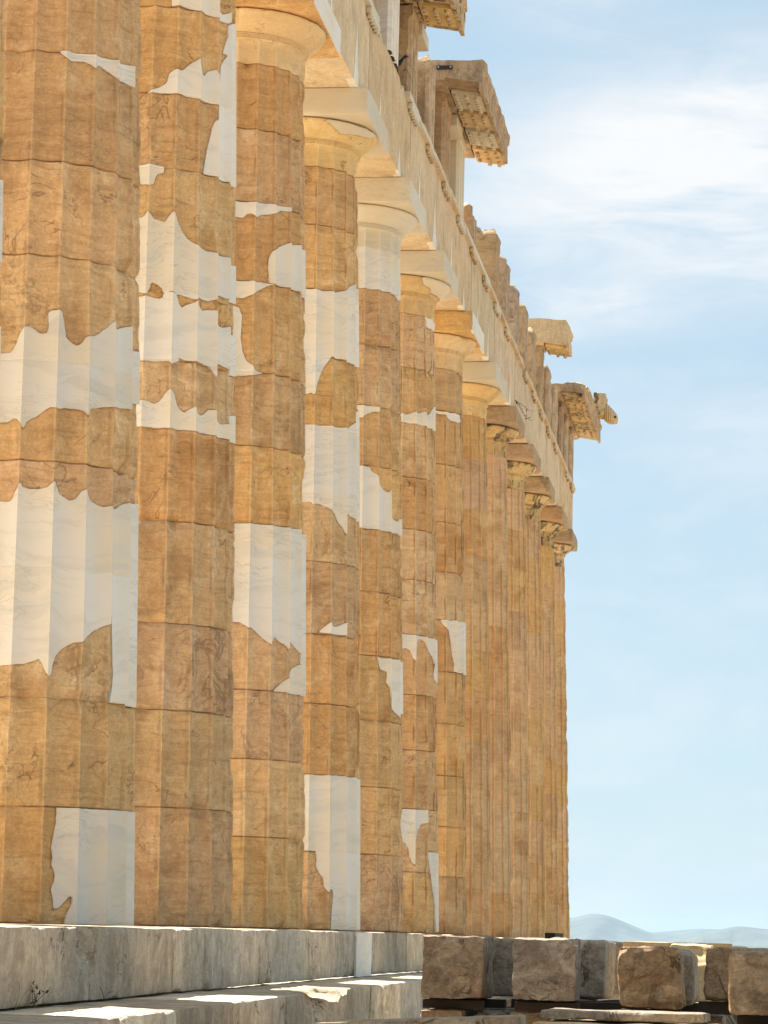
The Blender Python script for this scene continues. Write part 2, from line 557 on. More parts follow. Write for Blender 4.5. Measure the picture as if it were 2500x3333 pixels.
PATCH = {
 0: ["84.3,4.907 99.0,4.965 121.7,4.966 121.6,4.444 86.1,4.374",
  "80.4,3.923 121.6,4.006 121.6,3.905 121.6,3.768 81.1,3.672",
  ],
 1: ["23.2,6.953 31.4,6.956 45.7,6.966 64.7,6.979 84.5,6.994 84.9,6.809 72.7,6.838 64.9,6.820 63.2,6.817 56.8,6.864 51.0,6.897 47.1,6.884 45.9,6.845 42.1,6.881 39.0,6.901 31.6,6.886 27.7,6.894 24.9,6.928",
  "-34.2,4.437 -24.6,4.418 1.3,4.462 4.6,4.537 5.9,4.605 9.2,4.663 10.7,4.671 13.6,4.661 17.2,4.626 19.6,4.621 21.8,4.631 22.4,4.699 21.7,4.796 23.2,4.809 28.2,4.817 29.8,4.785 31.0,4.696 32.2,4.608 34.9,4.575 39.3,4.550 42.0,4.574 43.6,4.627 49.5,4.640 54.6,4.678 58.6,4.726 63.8,4.809 65.5,4.761 69.8,4.751 75.9,4.784 84.3,4.826 86.1,4.632 118.8,4.679 118.8,4.243 85.7,4.202 85.2,4.124 77.0,4.125 67.3,4.111 64.9,4.100 55.5,4.082 49.2,4.059 47.5,4.037 46.4,3.983 43.5,4.022 39.1,4.039 33.8,4.039 28.8,4.017 27.3,4.025 23.9,4.026 20.5,3.998 17.3,3.955 14.0,3.931 11.6,3.899 9.9,3.839 8.8,3.883 6.7,3.927 4.3,3.929 1.9,3.904 -23.1,3.878 -32.1,3.854",
  "-22.2,3.280 1.8,3.266 4.7,3.269 6.9,3.326 8.7,3.371 9.0,3.411 10.2,3.419 11.0,3.382 14.8,3.370 20.0,3.377 24.2,3.393 28.0,3.448 30.1,3.360 31.1,3.339 33.2,3.326 37.3,3.298 40.4,3.315 43.5,3.379 45.7,3.398 46.9,3.356 49.3,3.323 54.2,3.295 59.5,3.283 64.6,3.298 66.2,3.282 72.3,3.284 76.2,3.334 85.2,3.393 87.0,3.367 118.7,3.434 118.7,3.442 118.7,2.599 118.6,1.746 84.6,1.742 66.4,1.740 70.3,1.833 71.8,1.952 70.3,2.097 68.5,2.404 67.2,2.409 64.6,2.360 58.4,2.321 51.1,2.252 46.1,2.201 44.5,2.185 40.3,2.173 35.4,2.123 31.6,2.076 29.9,2.002 29.1,1.922 27.5,1.899 25.8,1.934 24.3,1.997 22.8,2.032 18.8,2.008 13.4,1.990 8.9,1.981 3.5,1.972 -26.0,1.963 -30.2,3.289",
  "34.8,0.895 45.6,0.893 64.9,0.893 83.9,0.898 118.6,0.903 118.5,0.011 118.5,-0.011 40.6,-0.013 40.7,0.014 41.2,0.075 43.3,0.160 43.5,0.217 42.3,0.213 39.0,0.151 36.0,0.105 34.3,0.128 34.2,0.184 32.7,0.254 33.1,0.289 34.9,0.326 35.3,0.368 33.8,0.431 32.6,0.451 33.1,0.522 32.1,0.578 33.3,0.664 34.1,0.735",
  ],
 2: ["21.4,8.925 21.7,8.761 31.6,8.769 43.8,8.758 60.1,8.742 78.7,8.743 88.1,8.849 82.8,8.873 73.7,8.817 66.9,8.827 63.3,8.888 62.1,9.034",
  "6.2,7.880 15.3,7.953 19.8,7.994 21.6,8.089 25.6,8.128 31.2,8.127 36.8,8.191 44.4,8.270 45.3,8.203 48.6,8.130 50.3,8.116 54.7,8.176 61.6,8.218 63.9,8.124 66.2,8.086 69.9,8.146 71.1,8.282 78.9,8.425 73.9,8.423 78.8,8.612 78.7,8.725 111.4,8.890 117.0,7.189 79.6,7.151 65.8,7.149 51.4,7.151 53.0,7.256 54.6,7.371 57.3,7.509 59.1,7.625 61.0,7.696 64.8,7.737 65.2,7.868 56.9,7.868 46.5,7.873 32.9,7.887 23.3,7.888",
  "-18.1,7.159 11.8,7.171 19.8,7.163 19.6,7.104 13.9,7.081 12.2,6.979 8.4,6.968 -17.6,7.031",
  "-17.2,6.595 6.6,6.659 8.4,6.701 10.3,6.688 12.9,6.644 16.7,6.629 21.1,6.615 23.5,6.672 26.0,6.727 28.0,6.706 30.8,6.620 35.0,6.528 39.2,6.464 45.1,6.419 47.4,6.415 54.7,6.398 64.2,6.389 82.0,6.400 84.2,6.362 116.9,6.400 116.9,6.040 110.1,6.018 80.5,5.992 71.5,6.001 64.6,5.995 63.0,5.940 57.0,5.909 50.3,5.915 47.2,5.926 45.7,5.895 43.5,5.890 35.8,5.920 30.6,5.923 26.7,5.945 21.7,5.929 20.4,5.969 16.6,6.011 12.3,6.025 11.8,5.971 9.5,5.907 7.7,5.915 -15.7,5.978",
  "-15.8,5.855 9.6,5.876 15.7,5.866 20.6,5.871 22.0,5.926 26.7,5.932 30.6,5.916 32.6,5.833 35.3,5.802 38.7,5.835 43.6,5.863 46.0,5.878 48.1,5.828 52.0,5.802 57.1,5.824 63.1,5.831 64.8,5.764 69.3,5.704 75.8,5.700 80.7,5.720 84.8,5.677 116.9,5.691 116.8,5.306 83.0,5.263 81.1,5.303 72.1,5.332 65.2,5.313 63.7,5.183 61.4,5.213 58.5,5.278 52.6,5.296 45.7,5.293 38.0,5.296 36.7,5.311 32.1,5.313 33.5,5.288 27.8,5.235 25.9,5.268 21.7,5.269 15.7,5.258 -14.1,5.250",
  "-13.6,4.889 12.9,4.874 17.6,4.847 21.1,4.889 23.4,4.936 26.7,5.002 29.5,4.979 31.5,4.902 33.5,4.834 38.1,4.785 41.4,4.821 45.3,4.851 47.0,4.805 51.6,4.782 55.6,4.805 58.1,4.852 63.6,4.860 64.7,4.773 67.9,4.790 73.9,4.751 81.6,4.771 83.4,4.857 116.8,4.932 116.8,4.641 83.7,4.620 65.9,4.615 45.8,4.624 28.8,4.624 -13.3,4.624",
  ],
 3: ["-12.0,7.920 18.8,7.927 28.2,7.933 45.3,7.939 64.5,7.946 64.5,7.903 53.2,7.892 45.4,7.829 33.2,7.804 28.4,7.754 24.4,7.801 20.5,7.796 17.6,7.751 -11.7,7.741",
  "41.5,7.036 40.3,7.176 40.7,7.316 42.7,7.390 47.8,7.430 53.4,7.486 54.4,7.488 62.0,7.541 65.0,7.525 77.9,7.566 108.7,7.569 115.5,7.567 115.5,7.046 81.6,6.997 80.8,7.040 63.9,7.032 46.6,7.033",
  "-9.9,7.028 26.2,7.032 46.0,7.030 39.9,7.002 31.0,6.934 26.4,6.886 19.0,6.846 -8.0,6.800 14.8,6.728 17.9,6.647 17.4,6.480 17.1,6.397 18.8,6.253 22.3,6.132 27.5,6.076 29.8,6.034 38.4,6.020 27.6,5.973 -8.0,5.949",
  "-6.3,4.329 34.0,4.336 64.1,4.340 89.0,4.367 89.0,4.325 115.3,4.348 115.2,2.535 72.9,2.530 49.8,2.535 56.9,2.610 62.9,2.688 72.8,2.803 83.7,2.880 81.3,2.978 74.1,3.068 67.2,3.118 64.4,3.063 63.8,2.992 59.5,3.056 51.0,3.119 47.7,3.090 45.8,3.027 41.4,3.082 35.4,3.156 29.7,3.200 27.0,3.198 21.5,3.253 -4.7,3.284",
  ],
 4: ["-4.9,7.918 26.1,7.925 35.0,7.920 48.7,7.925 62.4,7.974 69.2,8.007 75.3,8.075 81.5,8.116 83.5,8.086 114.4,8.110 114.4,7.099 80.5,7.064 74.7,7.084 66.0,7.071 63.3,7.089 56.0,7.086 50.4,7.076 43.9,7.096 41.5,7.034 37.0,6.934 33.2,6.829 30.0,6.726 27.5,6.589 25.5,6.586 25.0,6.607 21.4,6.589 -3.1,6.565",
  "-2.9,6.196 28.0,6.198 42.1,6.202 57.7,6.209 63.3,6.217 68.9,6.194 73.2,6.247 81.6,6.332 82.8,6.456 108.1,6.551 114.3,6.568 114.3,5.826 114.3,5.127 84.4,5.073 78.8,5.108 69.2,5.147 65.5,5.116 63.3,4.855 59.3,4.964 54.6,5.025 51.2,5.101 46.1,5.143 39.4,5.193 31.5,5.215 27.3,5.182 24.8,5.221 -0.7,5.227",
  "34.6,3.613 39.7,3.676 46.0,3.757 47.9,3.709 54.1,3.702 59.7,3.738 64.9,3.769 66.3,3.713 69.3,3.672 70.9,3.610 56.3,3.606 46.1,3.604",
  "2.7,1.860 47.2,1.864 86.8,1.868 114.1,1.860 114.0,-0.004 49.4,0.000 50.0,0.027 50.6,0.182 52.3,0.406 51.9,0.484 49.1,0.489 45.1,0.451 42.2,0.512 41.6,0.623 38.0,0.688 35.6,0.754 35.9,0.888 34.9,0.943 0.8,0.943 0.8,1.528 2.2,1.596",
  "26.9,10.052 29.5,10.063 46.2,10.058 84.1,10.064 83.6,10.031 78.6,10.000 50.7,9.950 43.6,9.943 37.3,9.984 31.0,10.027",
  ],
 5: ["-9.5,9.870 102.4,9.795 111.4,8.930 78.4,8.897 78.5,8.937 61.4,8.934 44.2,8.931 27.8,8.930 -2.3,8.926 -7.7,8.921",
  "-0.5,7.248 35.4,7.252 49.1,7.249 45.5,7.179 39.3,7.176 32.9,7.135 28.1,7.105 26.4,7.071 1.4,7.100 -0.4,7.192",
  "2.1,6.396 35.9,6.388 38.4,6.332 44.4,6.279 45.8,6.187 50.8,6.133 57.2,6.074 61.6,6.067 63.5,6.141 63.8,5.892 66.4,5.766 76.8,5.682 103.2,5.783 113.4,5.752 113.4,5.528 63.1,5.511 42.7,5.516 2.9,5.525",
  "43.9,3.738 57.4,3.734 84.1,3.747 113.3,3.748 113.3,3.087 82.1,2.939 75.3,3.008 67.7,3.075 63.6,3.224 62.4,3.325 58.7,3.397 59.5,3.552 52.4,3.568 47.4,3.626",
  ],
 6: ["61.4,9.520 74.2,9.540 103.9,9.528 100.3,9.393 75.7,9.370 67.7,9.402 63.8,9.463",
  "2.9,7.921 5.9,7.947 34.2,7.927 38.5,7.939 44.8,7.984 48.9,7.966 54.4,7.980 61.5,8.018 65.0,7.981 71.8,7.971 77.0,8.018 80.5,8.106 104.2,8.196 112.8,7.801 78.5,7.784 62.5,7.792 44.0,7.790 3.0,7.799",
  "7.2,4.494 47.1,4.508 64.6,4.490 112.7,4.502 112.6,3.677 106.1,3.740 83.0,4.016 77.8,4.209 70.4,4.313 62.8,4.316 61.2,4.399 56.5,4.450 50.9,4.442 48.4,4.311 45.9,4.095 42.4,4.161 40.1,4.258 35.6,4.296 10.5,4.236 7.9,4.106",
  "10.3,1.845 47.7,1.850 64.7,1.849 64.7,1.653 56.6,1.639 53.9,1.575 50.2,1.489 47.4,1.376 46.2,1.014 43.5,1.027 40.9,1.122 39.6,1.260 36.1,1.341 11.1,1.390",
  "69.3,1.222 112.5,1.204 112.5,0.016 80.8,0.028 79.7,0.445 74.7,0.946",
  "39.1,10.059 51.1,10.097 83.9,10.084 104.9,10.075 112.5,10.015 112.7,9.915 89.0,9.891 62.1,9.901 57.0,9.944 46.0,9.973",
  ],
 7: ["9.2,8.782 46.6,8.777 77.4,8.797 80.0,8.658 70.2,8.646 61.6,8.636 54.6,8.661 47.5,8.686 43.8,8.737 34.4,8.732",
  "37.4,5.225 54.0,5.224 112.1,5.249 112.1,4.350 58.7,4.361 59.8,4.487 57.1,4.640 55.6,4.825 50.9,5.069 46.6,5.064 41.2,5.135",
  ],
}
JOINT = {
 1: [6.950, 6.038, 5.264, 4.403, 3.601, 2.760, 1.734, 0.895],
 2: [8.757, 7.892, 7.149, 5.934, 5.282, 4.631, 3.751, 2.786, 1.978, 1.080],
 3: [9.547, 8.771, 7.936, 7.030, 6.020, 5.198, 4.341, 3.433, 2.533, 1.792, 0.962],
 4: [9.513, 8.767, 7.939, 7.074, 6.190, 5.340, 4.491, 3.591, 2.736, 1.865, 0.934],
 5: [9.560, 8.934, 8.140, 7.254, 6.406, 5.523, 4.643, 3.758, 2.861, 1.952, 1.036],
 6: [9.556, 8.672, 7.875, 6.949, 6.141, 5.357, 4.506, 3.588, 2.747, 1.855, 0.906],
 7: [9.521, 8.802, 7.876, 6.887, 6.037, 5.218, 4.349, 3.481, 2.612, 1.763, 0.938],
}

# ------------------------------------------------------------------ the colonnade
LEAN = 0.0065
SH = 9.53                                   # joint between shaft and capital


def col_y(k):
    return 4.291 * (k - 1) if k <= 12 else 4.291 * 11 + 3.70


def curv(y):                                # upward curve of the platform
    return -0.11 * ((y - 4.291 * 4) / 34.3) ** 2


def shaft_r(z):
    t = np.clip(z / 9.57, 0, 1)
    return 0.9525 - 0.2115 * t + 0.0408 * t * (1 - t)


def profile(z):
    """radius of shaft, necking, annulets and echinus"""
    z = np.asarray(z, float)
    r = shaft_r(np.minimum(z, 9.57))
    r = np.where(z > 9.60, 0.741 + (z - 9.60) * 0.05, r)
    an = (z > 9.795) & (z <= 9.86)
    r = np.where(an, 0.752 + (z - 9.795) * 0.30 + 0.012 * (np.sin((z - 9.795) / 0.065 * 2 * math.pi * 4 - 1.5) + 1) * 0.5, r)
    t = np.clip((z - 9.86) / 0.225, 0, 1)
    e = 0.772 + 0.232 * (1 - (1 - t) ** 1.25)
    e = e - 0.045 * np.clip((t - 0.80) / 0.20, 0, 1) ** 2
    return np.where(z > 9.86, e, r)


def poly_sdf(poly, X, Y):
    """signed distance to a polygon, positive inside"""
    n = len(poly)
    d = np.full(X.shape, 1e9)
    ins = np.zeros(X.shape, bool)
    for i in range(n):
        ax, ay = poly[i]
        bx, by = poly[(i + 1) % n]
        ex, ey = bx - ax, by - ay
        wx, wy = X - ax, Y - ay
        t = np.clip((wx * ex + wy * ey) / (ex * ex + ey * ey + 1e-12), 0, 1)
        d = np.minimum(d, (wx - ex * t) ** 2 + (wy - ey * t) ** 2)
        cond = (ay > Y) != (by > Y)
        xi = ax + (Y - ay) * ex / (ey if abs(ey) > 1e-9 else 1e-9)
        ins ^= cond & (X < xi)
    return np.where(ins, 1, -1) * np.sqrt(d)


def clip_tris(T, s):
    """split triangles along s = 0.  returns cut edges, (a, b, t), new-side and old-side triangles
    (indices >= n refer to cut points) and the cut segments"""
    n = len(s)
    pos = s > 0
    np_ = pos[T].sum(1)
    new, old = [T[np_ == 3]], [T[np_ == 0]]
    mixed = T[(np_ == 1) | (np_ == 2)]
    if not len(mixed):
        return np.zeros((0, 2), int), np.zeros(0), new[0], old[0], np.zeros((0, 2), int)
    pm = pos[mixed]
    one = pm.sum(1) == 1
    odd = np.where(one[:, None], pm, ~pm).argmax(1)
    r = np.arange(len(mixed))
    a, b, c = mixed[r, odd], mixed[r, (odd + 1) % 3], mixed[r, (odd + 2) % 3]
    e1 = np.sort(np.stack([a, b], 1), 1)
    e2 = np.sort(np.stack([a, c], 1), 1)
    E, inv = np.unique(np.concatenate([e1, e2]), axis=0, return_inverse=True)
    inv = inv.reshape(-1)
    i1, i2 = inv[:len(mixed)] + n, inv[len(mixed):] + n
    t = s[E[:, 0]] / (s[E[:, 0]] - s[E[:, 1]])
    tri_odd = np.stack([a, i1, i2], 1)
    q1 = np.stack([i1, b, c], 1)
    q2 = np.stack([i1, c, i2], 1)
    new += [tri_odd[one], q1[~one], q2[~one]]
    old += [tri_odd[~one], q1[one], q2[one]]
    seg = np.stack([i1, i2], 1)
    seg = np.where(one[:, None], seg, seg[:, ::-1])
    return E, t, np.concatenate(new), np.concatenate(old), seg


def sub_mesh(name, P, T, mat, attrs):
    u, inv = np.unique(T, return_inverse=True)
    return mk_mesh(name, P[u], inv.reshape(-1, 3), mat, True, 38, {k: a[u] for k, a in attrs.items()})


def column_piece(k, z0, z1, th, polys, zres, old_mat, new_mat, all_new, seed, wear=1.0, cap=False):
    """one drum (or capital) as meshes (old, new); z relative to z0"""
    H = z1 - z0
    if cap:
        zz = np.concatenate([[0, .006, .02, .05, .09, .13, .17, .21, .24, .262], np.linspace(.268, .33, 17), np.linspace(.345, H, 12)])
    else:
        e = np.array([0, .005, .013, .026, .045])
        zz = np.concatenate([e, np.linspace(.07, H - .07, max(4, int(H / zres))), H - e[::-1]])
    zz = zz + z0
    nr, ntn = len(zz), len(th)
    Zg, Tg = np.meshgrid(zz, th, indexing='ij')
    Rn = profile(Zg)
    X3 = np.stack([Rn * np.sin(Tg), -Rn * np.cos(Tg), Zg], -1)
    off = np.array([k * 11.3, k * 5.7, 0.0])
    tdeg = np.degrees(Tg)
    ft = ((tdeg / 18 + 0.5) % 1) * 2 - 1
    fl = 0.072 * (Rn / 0.95)
    if cap:
        fl = fl * np.clip((9.79 - Zg) / 0.05, 0, 1) ** 0.5
    rn = Rn - fl * (1 - np.abs(ft) ** 2.0)
    near = np.exp(-((1 - np.abs(ft)) / 0.12) ** 2)
    # new marble: crisp, tiny chamfer at the joints
    dz = np.minimum(Zg - z0, z1 - Zg)
    Pn = rn - 0.004 * np.exp(-(dz / 0.006) ** 2)
    # old stone
    low = fbm((X3 + off) * np.array([2.2, 2.2, 1.1]), 2, 3) * (0.5 if k >= 5 else 0.8)
    q = X3 + off
    mid = fbm(q * 9.0, 3, 7)
    hi = fbm(q * 30.0, 2, 8)
    aw = near * np.clip(0.004 + 0.055 * (fbm(q * np.array([3, 3, 5.0]), 3, 11) - 0.02), 0.001, 0.05)
    jn = fbm(np.stack([X3[..., 0] * 3 + k * 9, X3[..., 1] * 3, np.where(Zg - z0 < H / 2, z0, z1) * 5.0], -1) + 0.5, 3, 21)
    jn2 = fbm(np.stack([X3[..., 0] * 7 + k * 9, X3[..., 1] * 7, np.where(Zg - z0 < H / 2, z0, z1) * 5.0 + 3], -1), 2, 22)
    br = np.clip(jn - 0.10, 0, 1)                       # places where the edge has broken away
    br = br * (1 + 0.8 * jn2)
    jw = 0.022 * np.clip(1 - dz / (0.007 + 0.006 * np.abs(jn2)), 0, 1)
    jw = np.maximum(jw, 0.20 * br * np.clip(1 - dz / (0.012 + 0.26 * br), 0, 1) ** 1.3)
    if k >= 8:
        jw = jw * 0.3
    groove = 0.016 * np.exp(-((ft - 0.88) / 0.07) ** 2) * np.clip(fbm(q * np.array([2, 2, 4.0]) + 70, 3, 81) * 2.2 + 0.55, 0, 1)
    spall = 0.035 * np.clip(fbm(q * np.array([1.6, 1.6, 1.3]) + 40, 4, 31) - 0.22, 0, 0.4) * 2.2
    Po = rn - wear * (0.006 + 0.008 * low + 0.0034 * mid + 0.0014 * hi + aw + groove + jw * (0.7 if cap else 1) + spall)
    if cap and wear > 1.3:
        Po = Po - 0.10 * np.clip(fbm(q * 3.4, 3, 61) - 0.05, 0, 0.5) * np.clip((Zg - 9.7) / 0.2, 0, 1)
    # inserts
    s = np.full(Rn.shape, -1.0)
    if all_new:
        s[:] = 1.0
    for pl in polys:
        pm = [(math.radians(a) * 0.87, b) for a, b in pl]
        bb = np.array(pm)
        if bb[:, 1].max() < z0 - .1 or bb[:, 1].min() > z1 + .1:
            continue
        t2 = np.where(Tg > math.pi * 1.2, Tg - 2 * math.pi, Tg)
        msk = (Zg > bb[:, 1].min() - .15) & (Zg < bb[:, 1].max() + .15) & (t2 * .87 > bb[:, 0].min() - .2) & (t2 * .87 < bb[:, 0].max() + .2)
        d = np.full(Rn.shape, -1.0)
        if msk.any():
            d[msk] = poly_sdf(pm, t2[msk] * 0.87, Zg[msk])
        s = np.maximum(s, d)
    if not all_new and (s > -0.1).any():
        jag = 0.011 * fbm(q * 14.0, 4, 51, 0.6)
        s = np.where(np.abs(s) < 0.2, s + jag, s)
    dd = np.clip(-s, 0, 1)
    Po = np.where(dd < 0.22, np.maximum(Po, rn - 0.028), Po)      # no deep breaks beside an insert
    Po = Po - 0.006 * np.exp(-(dd / 0.012) ** 2) * (s <= 0)
    seam = np.exp(-(dd / 0.0055) ** 2)
    if k < 8 and not cap:
        seam = np.maximum(seam, np.exp(-(dz / 0.0045) ** 2) * np.clip(0.5 + 1.6 * jn2, 0, 1))
    flute_shade = np.exp(-((ft - 0.88) / (0.08 if k >= 8 else 0.055)) ** 2) * np.clip(fbm(q * np.array([2, 2, 0.9 if k >= 8 else 4.0]) + 70, 3, 81) * 2.2 + (0.6 if k >= 8 else 0.45 if k >= 5 else 0.35), 0, 0.8 if k >= 8 else 1)  # painted shade along one side of each arris, for flute contrast
    arris = np.exp(-((1 - np.abs(ft)) / 0.06) ** 2)
    # rims that close the drum at top and bottom
    rim_in = 0.12
    def full(Pr):
        top = np.minimum(Pr[-1], Rn[-1]) - rim_in
        bot = np.minimum(Pr[0], Rn[0]) - rim_in
        A = np.concatenate([bot[None], Pr, top[None]])
        Zf = np.concatenate([Zg[:1] + 0.003, Zg, Zg[-1:] - 0.003])
        Tf = np.concatenate([Tg[:1], Tg, Tg[-1:]])
        return np.stack([A * np.sin(Tf), -A * np.cos(Tf), Zf - z0], -1).reshape(-1, 3)
    Vn, Vo = full(Pn), full(Po)
    ext = lambda a: np.concatenate([a[:1], a, a[-1:]]).reshape(-1)
    s_, seam_, arris_, flute_shade_ = ext(s), ext(seam), ext(arris), ext(flute_shade)
    if cap:
        flute_shade_ = flute_shade_ * 0
        arris_ = arris_ * np.clip((9.79 - ext(Zg)) / 0.03, 0, 1)
    I, J = np.meshgrid(np.arange(nr + 1), np.arange(ntn), indexing='ij')
    J2 = (J + 1) % ntn
    a, b, c, d = I * ntn + J, I * ntn + J2, (I + 1) * ntn + J2, (I + 1) * ntn + J
    T = np.concatenate([np.stack([a, b, c], -1).reshape(-1, 3), np.stack([a, c, d], -1).reshape(-1, 3)])
    E, t, Tn, To, seg = clip_tris(T, s_)
    res = []
    for V, TT, mat, nm, flip in ((Vo, To, old_mat, 'drum', True), (Vn, Tn, new_mat, 'marble_insert', False)):
        if not len(TT):
            res.append(None)
            continue
        at = {'arris': arris_, 'seam': seam_ if flip else np.zeros(len(V)), 'flute_shade': flute_shade_ if flip else np.zeros(len(V))}
        if len(E):
            W = V[E[:, 0]] * (1 - t)[:, None] + V[E[:, 1]] * t[:, None]
            inner = W * np.array([0.955, 0.955, 1.0])
            n0 = len(V)
            V = np.concatenate([V, W, inner])
            at = {kk: np.concatenate([aa, aa[E[:, 0]] * (1 - t) + aa[E[:, 1]] * t, np.ones(len(E)) * (1.0 if kk == 'seam' and flip else 0)]) for kk, aa in at.items()}
            m_ = len(E)
            s1, s2 = seg[:, 0], seg[:, 1]
            if flip:
                sk = np.concatenate([np.stack([s1, s2, s2 + m_], 1), np.stack([s1, s2 + m_, s1 + m_], 1)])
            else:
                sk = np.concatenate([np.stack([s2, s1, s1 + m_], 1), np.stack([s2, s1 + m_, s2 + m_], 1)])
            TT = np.concatenate([TT, sk])
        res.append(sub_mesh(nm, V, TT, mat, at))
    return res


def thetas(k):
    nf, nc = (13, 5) if 1 <= k <= 3 else (11, 4) if k in (0, 4, 5) else (9, 4) if k <= 7 else (7, 3)
    out = []
    for f in range(20):
        cdeg = f * 18
        c2 = cdeg - 360 if cdeg > 230 else cdeg
        n = nf if -75 < c2 < 125 else nc
        u = np.linspace(-1, 1, n + 1)[:-1]
        u = np.sign(u) * (1 - (1 - np.abs(u)) ** 1.5)
        out.append(cdeg + 9 * u)
    return np.radians(np.concatenate(out))


def parse(s):
    return [tuple(float(q) for q in p.split(',')) for p in s.split()]


COL_LABEL = {
    0: 'column cut off by the left photo edge, only a thin strip of its shaft in view',
    1: 'broad column at far left with big white inserts and a white corner panel at its foot',
    2: 'column whose upper half is banded with several ragged white marble inserts over plain brown drums',
    3: 'column with a tall white insert at mid height and a small thin white strip near its top',
    4: 'column standing on a white marble foot panel, with long grey white bands higher up',
    5: 'column with a cream new marble capital and a white top drum above brown drums',
    6: 'column with a white ring at upper height and a narrow white patch near its foot',
    7: 'column with one small flag shaped white patch halfway up its brown shaft',
    8: 'all brown column whose clean golden capital is the last before the blackened ones',
    9: 'brown fluted column with nearest black crusted capital, beside the twig growing from the beam',
    10: 'brown fluted column with second of the blackened capitals counted from the front',
    11: 'brown fluted column with third of the blackened capitals counted from the front',
    12: 'brown fluted column with blackened capital, just in front of the end corner column',
    13: 'end corner column standing against the sky, its abacus jutting past the beam',
}
OLD_ABACUS = {9, 10, 11, 12, 13, 7, 2, 0, 1}
for k in range(0, 14):
    y0 = col_y(k)
    root = thing('fluted_column', COL_LABEL[k], 'column', (0, y0, curv(y0)), (0, -LEAN, 0), 'columns along the temple flank')
    rnd = random.Random(100 + k)
    js = sorted(JOINT.get(k, []))
    if js:
        js[-1] = SH if abs(js[-1] - SH) < 0.15 else js[-1]
        if js[-1] != SH:
            nxt = js[-1]
            while SH - nxt > 1.05:
                nxt += 0.88
                js.append(nxt)
            js.append(SH)
    else:
        js = [SH * i / 11 + (rnd.uniform(-.05, .05) if i < 11 else 0) for i in range(1, 12)]
    zs = [0.0] + js
    polys = [parse(p) for p in PATCH.get(k, [])]
    th = thetas(k)
    dist = y0 + 22.4
    zres = 0.026 * max(1.0, dist / 26.0)
    for i in range(len(zs) - 1):
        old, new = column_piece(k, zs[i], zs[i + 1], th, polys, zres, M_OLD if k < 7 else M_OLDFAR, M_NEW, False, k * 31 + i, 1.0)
        if old:
            d = obj('drum', old, root, (0, 0, zs[i]))
            if new:
                e = obj('marble_insert', new, d)
                e['label'] = 'new white marble insert fitted into the brown drum'
        else:
            d = obj('drum', new, root, (0, 0, zs[i]))
            d['label'] = 'drum renewed in white marble'
    dark_cap = k >= 9
    cmat = M_CRUST if dark_cap else M_GOLD
    old, new = column_piece(k, SH, 10.085, th, polys if k != 5 else [], 0.03, cmat, M_NEWC, k == 5, k * 31 + 29, 1.6 if dark_cap else 0.8, cap=True)
    c = obj('capital', old or new, root, (0, 0, SH))
    if old and new:
        obj('marble_insert', new, c)['label'] = 'pale marble insert in the golden capital'
    amat = M_BROWN if k >= 9 else (M_OLD if k in (7, 3) else M_NEWC)
    P, Q = rough_block((2.0, 2.0, 0.345), 0.06 if k > 8 else 0.045, 0.012 if not dark_cap else 0.03, 0.003 if not dark_cap else 0.012, 200 + k, 3.0, (), 0.035)
    a = obj('abacus', mk_mesh('abacus', P, Q, amat), c, (0, 0, 10.085 - SH))
    if k in (3, 7):          # the flank side of these abaci is renewed in white marble
        P, Q = rough_block((0.05, 1.96, 0.335), 0.05, 0.006, 0.001, 240 + k)
        obj('marble_insert', mk_mesh('marble_insert', P, Q, M_NEW), root, (0.978, 0, 10.09))
    if k == 0:
        first_col = root
# the row goes on towards the camera, beyond the left edge of the picture
for i in (1, 2, 3):
    rt = first_col.copy()
    COL.objects.link(rt)
    yy = -4.291 * (1 + i)
    rt.location = (0, yy, curv(yy))
    rt.rotation_euler = (0, -LEAN, i * 0.0)
    rt['label'] = ('nearest', 'second', 'third')[i - 1] + ' column hidden beyond the left photo edge, before the cut off one'
    for ch in list(first_col.children):
        c1_ = ch.copy()
        COL.objects.link(c1_)
        c1_.parent = rt
        for g_ in ch.children:
            c2_ = g_.copy()
            COL.objects.link(c2_)
            c2_.parent = c1_

# ------------------------------------------------------------------ platform, ground and hills
def step_row(label, name, x_in, x_out, ztop, h, cuts, seed, res, gouges, mats):
    root = thing(name, label, 'steps', (0, 0, ztop))
    for i in range(len(cuts) - 1):
        a, b = cuts[i], cuts[i + 1]
        ym = (a + b) / 2
        rs = res if -9 < ym < 22 else 0.14
        wdt = x_out - x_in
        g = [(gx - (x_in + wdt / 2), gy - ym, gz - ztop + h, gr, gd) for (gx, gy, gz, gr, gd) in gouges if a - .4 < gy < b + .4]
        P, Q = rough_block((wdt, b - a - 0.042, h - 0.004), rs, 0.026, 0.010, seed + i, 2.6, g, 0.075, 80)
        sl = (curv(b) - curv(a)) / (b - a)
        o = obj('step_block', mk_mesh('step_block', P, Q, mats[i % len(mats)], True, 50), root, (x_in + wdt / 2 + random.Random(seed + i).uniform(-.010, .006), ym, curv(ym) - h), (math.atan(sl), 0, 0))
    return root


def cuts_from(mid, lo, hi, stepv, rnd):
    c = list(mid)
    while c[0] > lo:
        c.insert(0, c[0] - stepv * rnd.uniform(.85, 1.15))
    while c[-1] < hi:
        c.append(c[-1] + stepv * rnd.uniform(.85, 1.15))
    return c


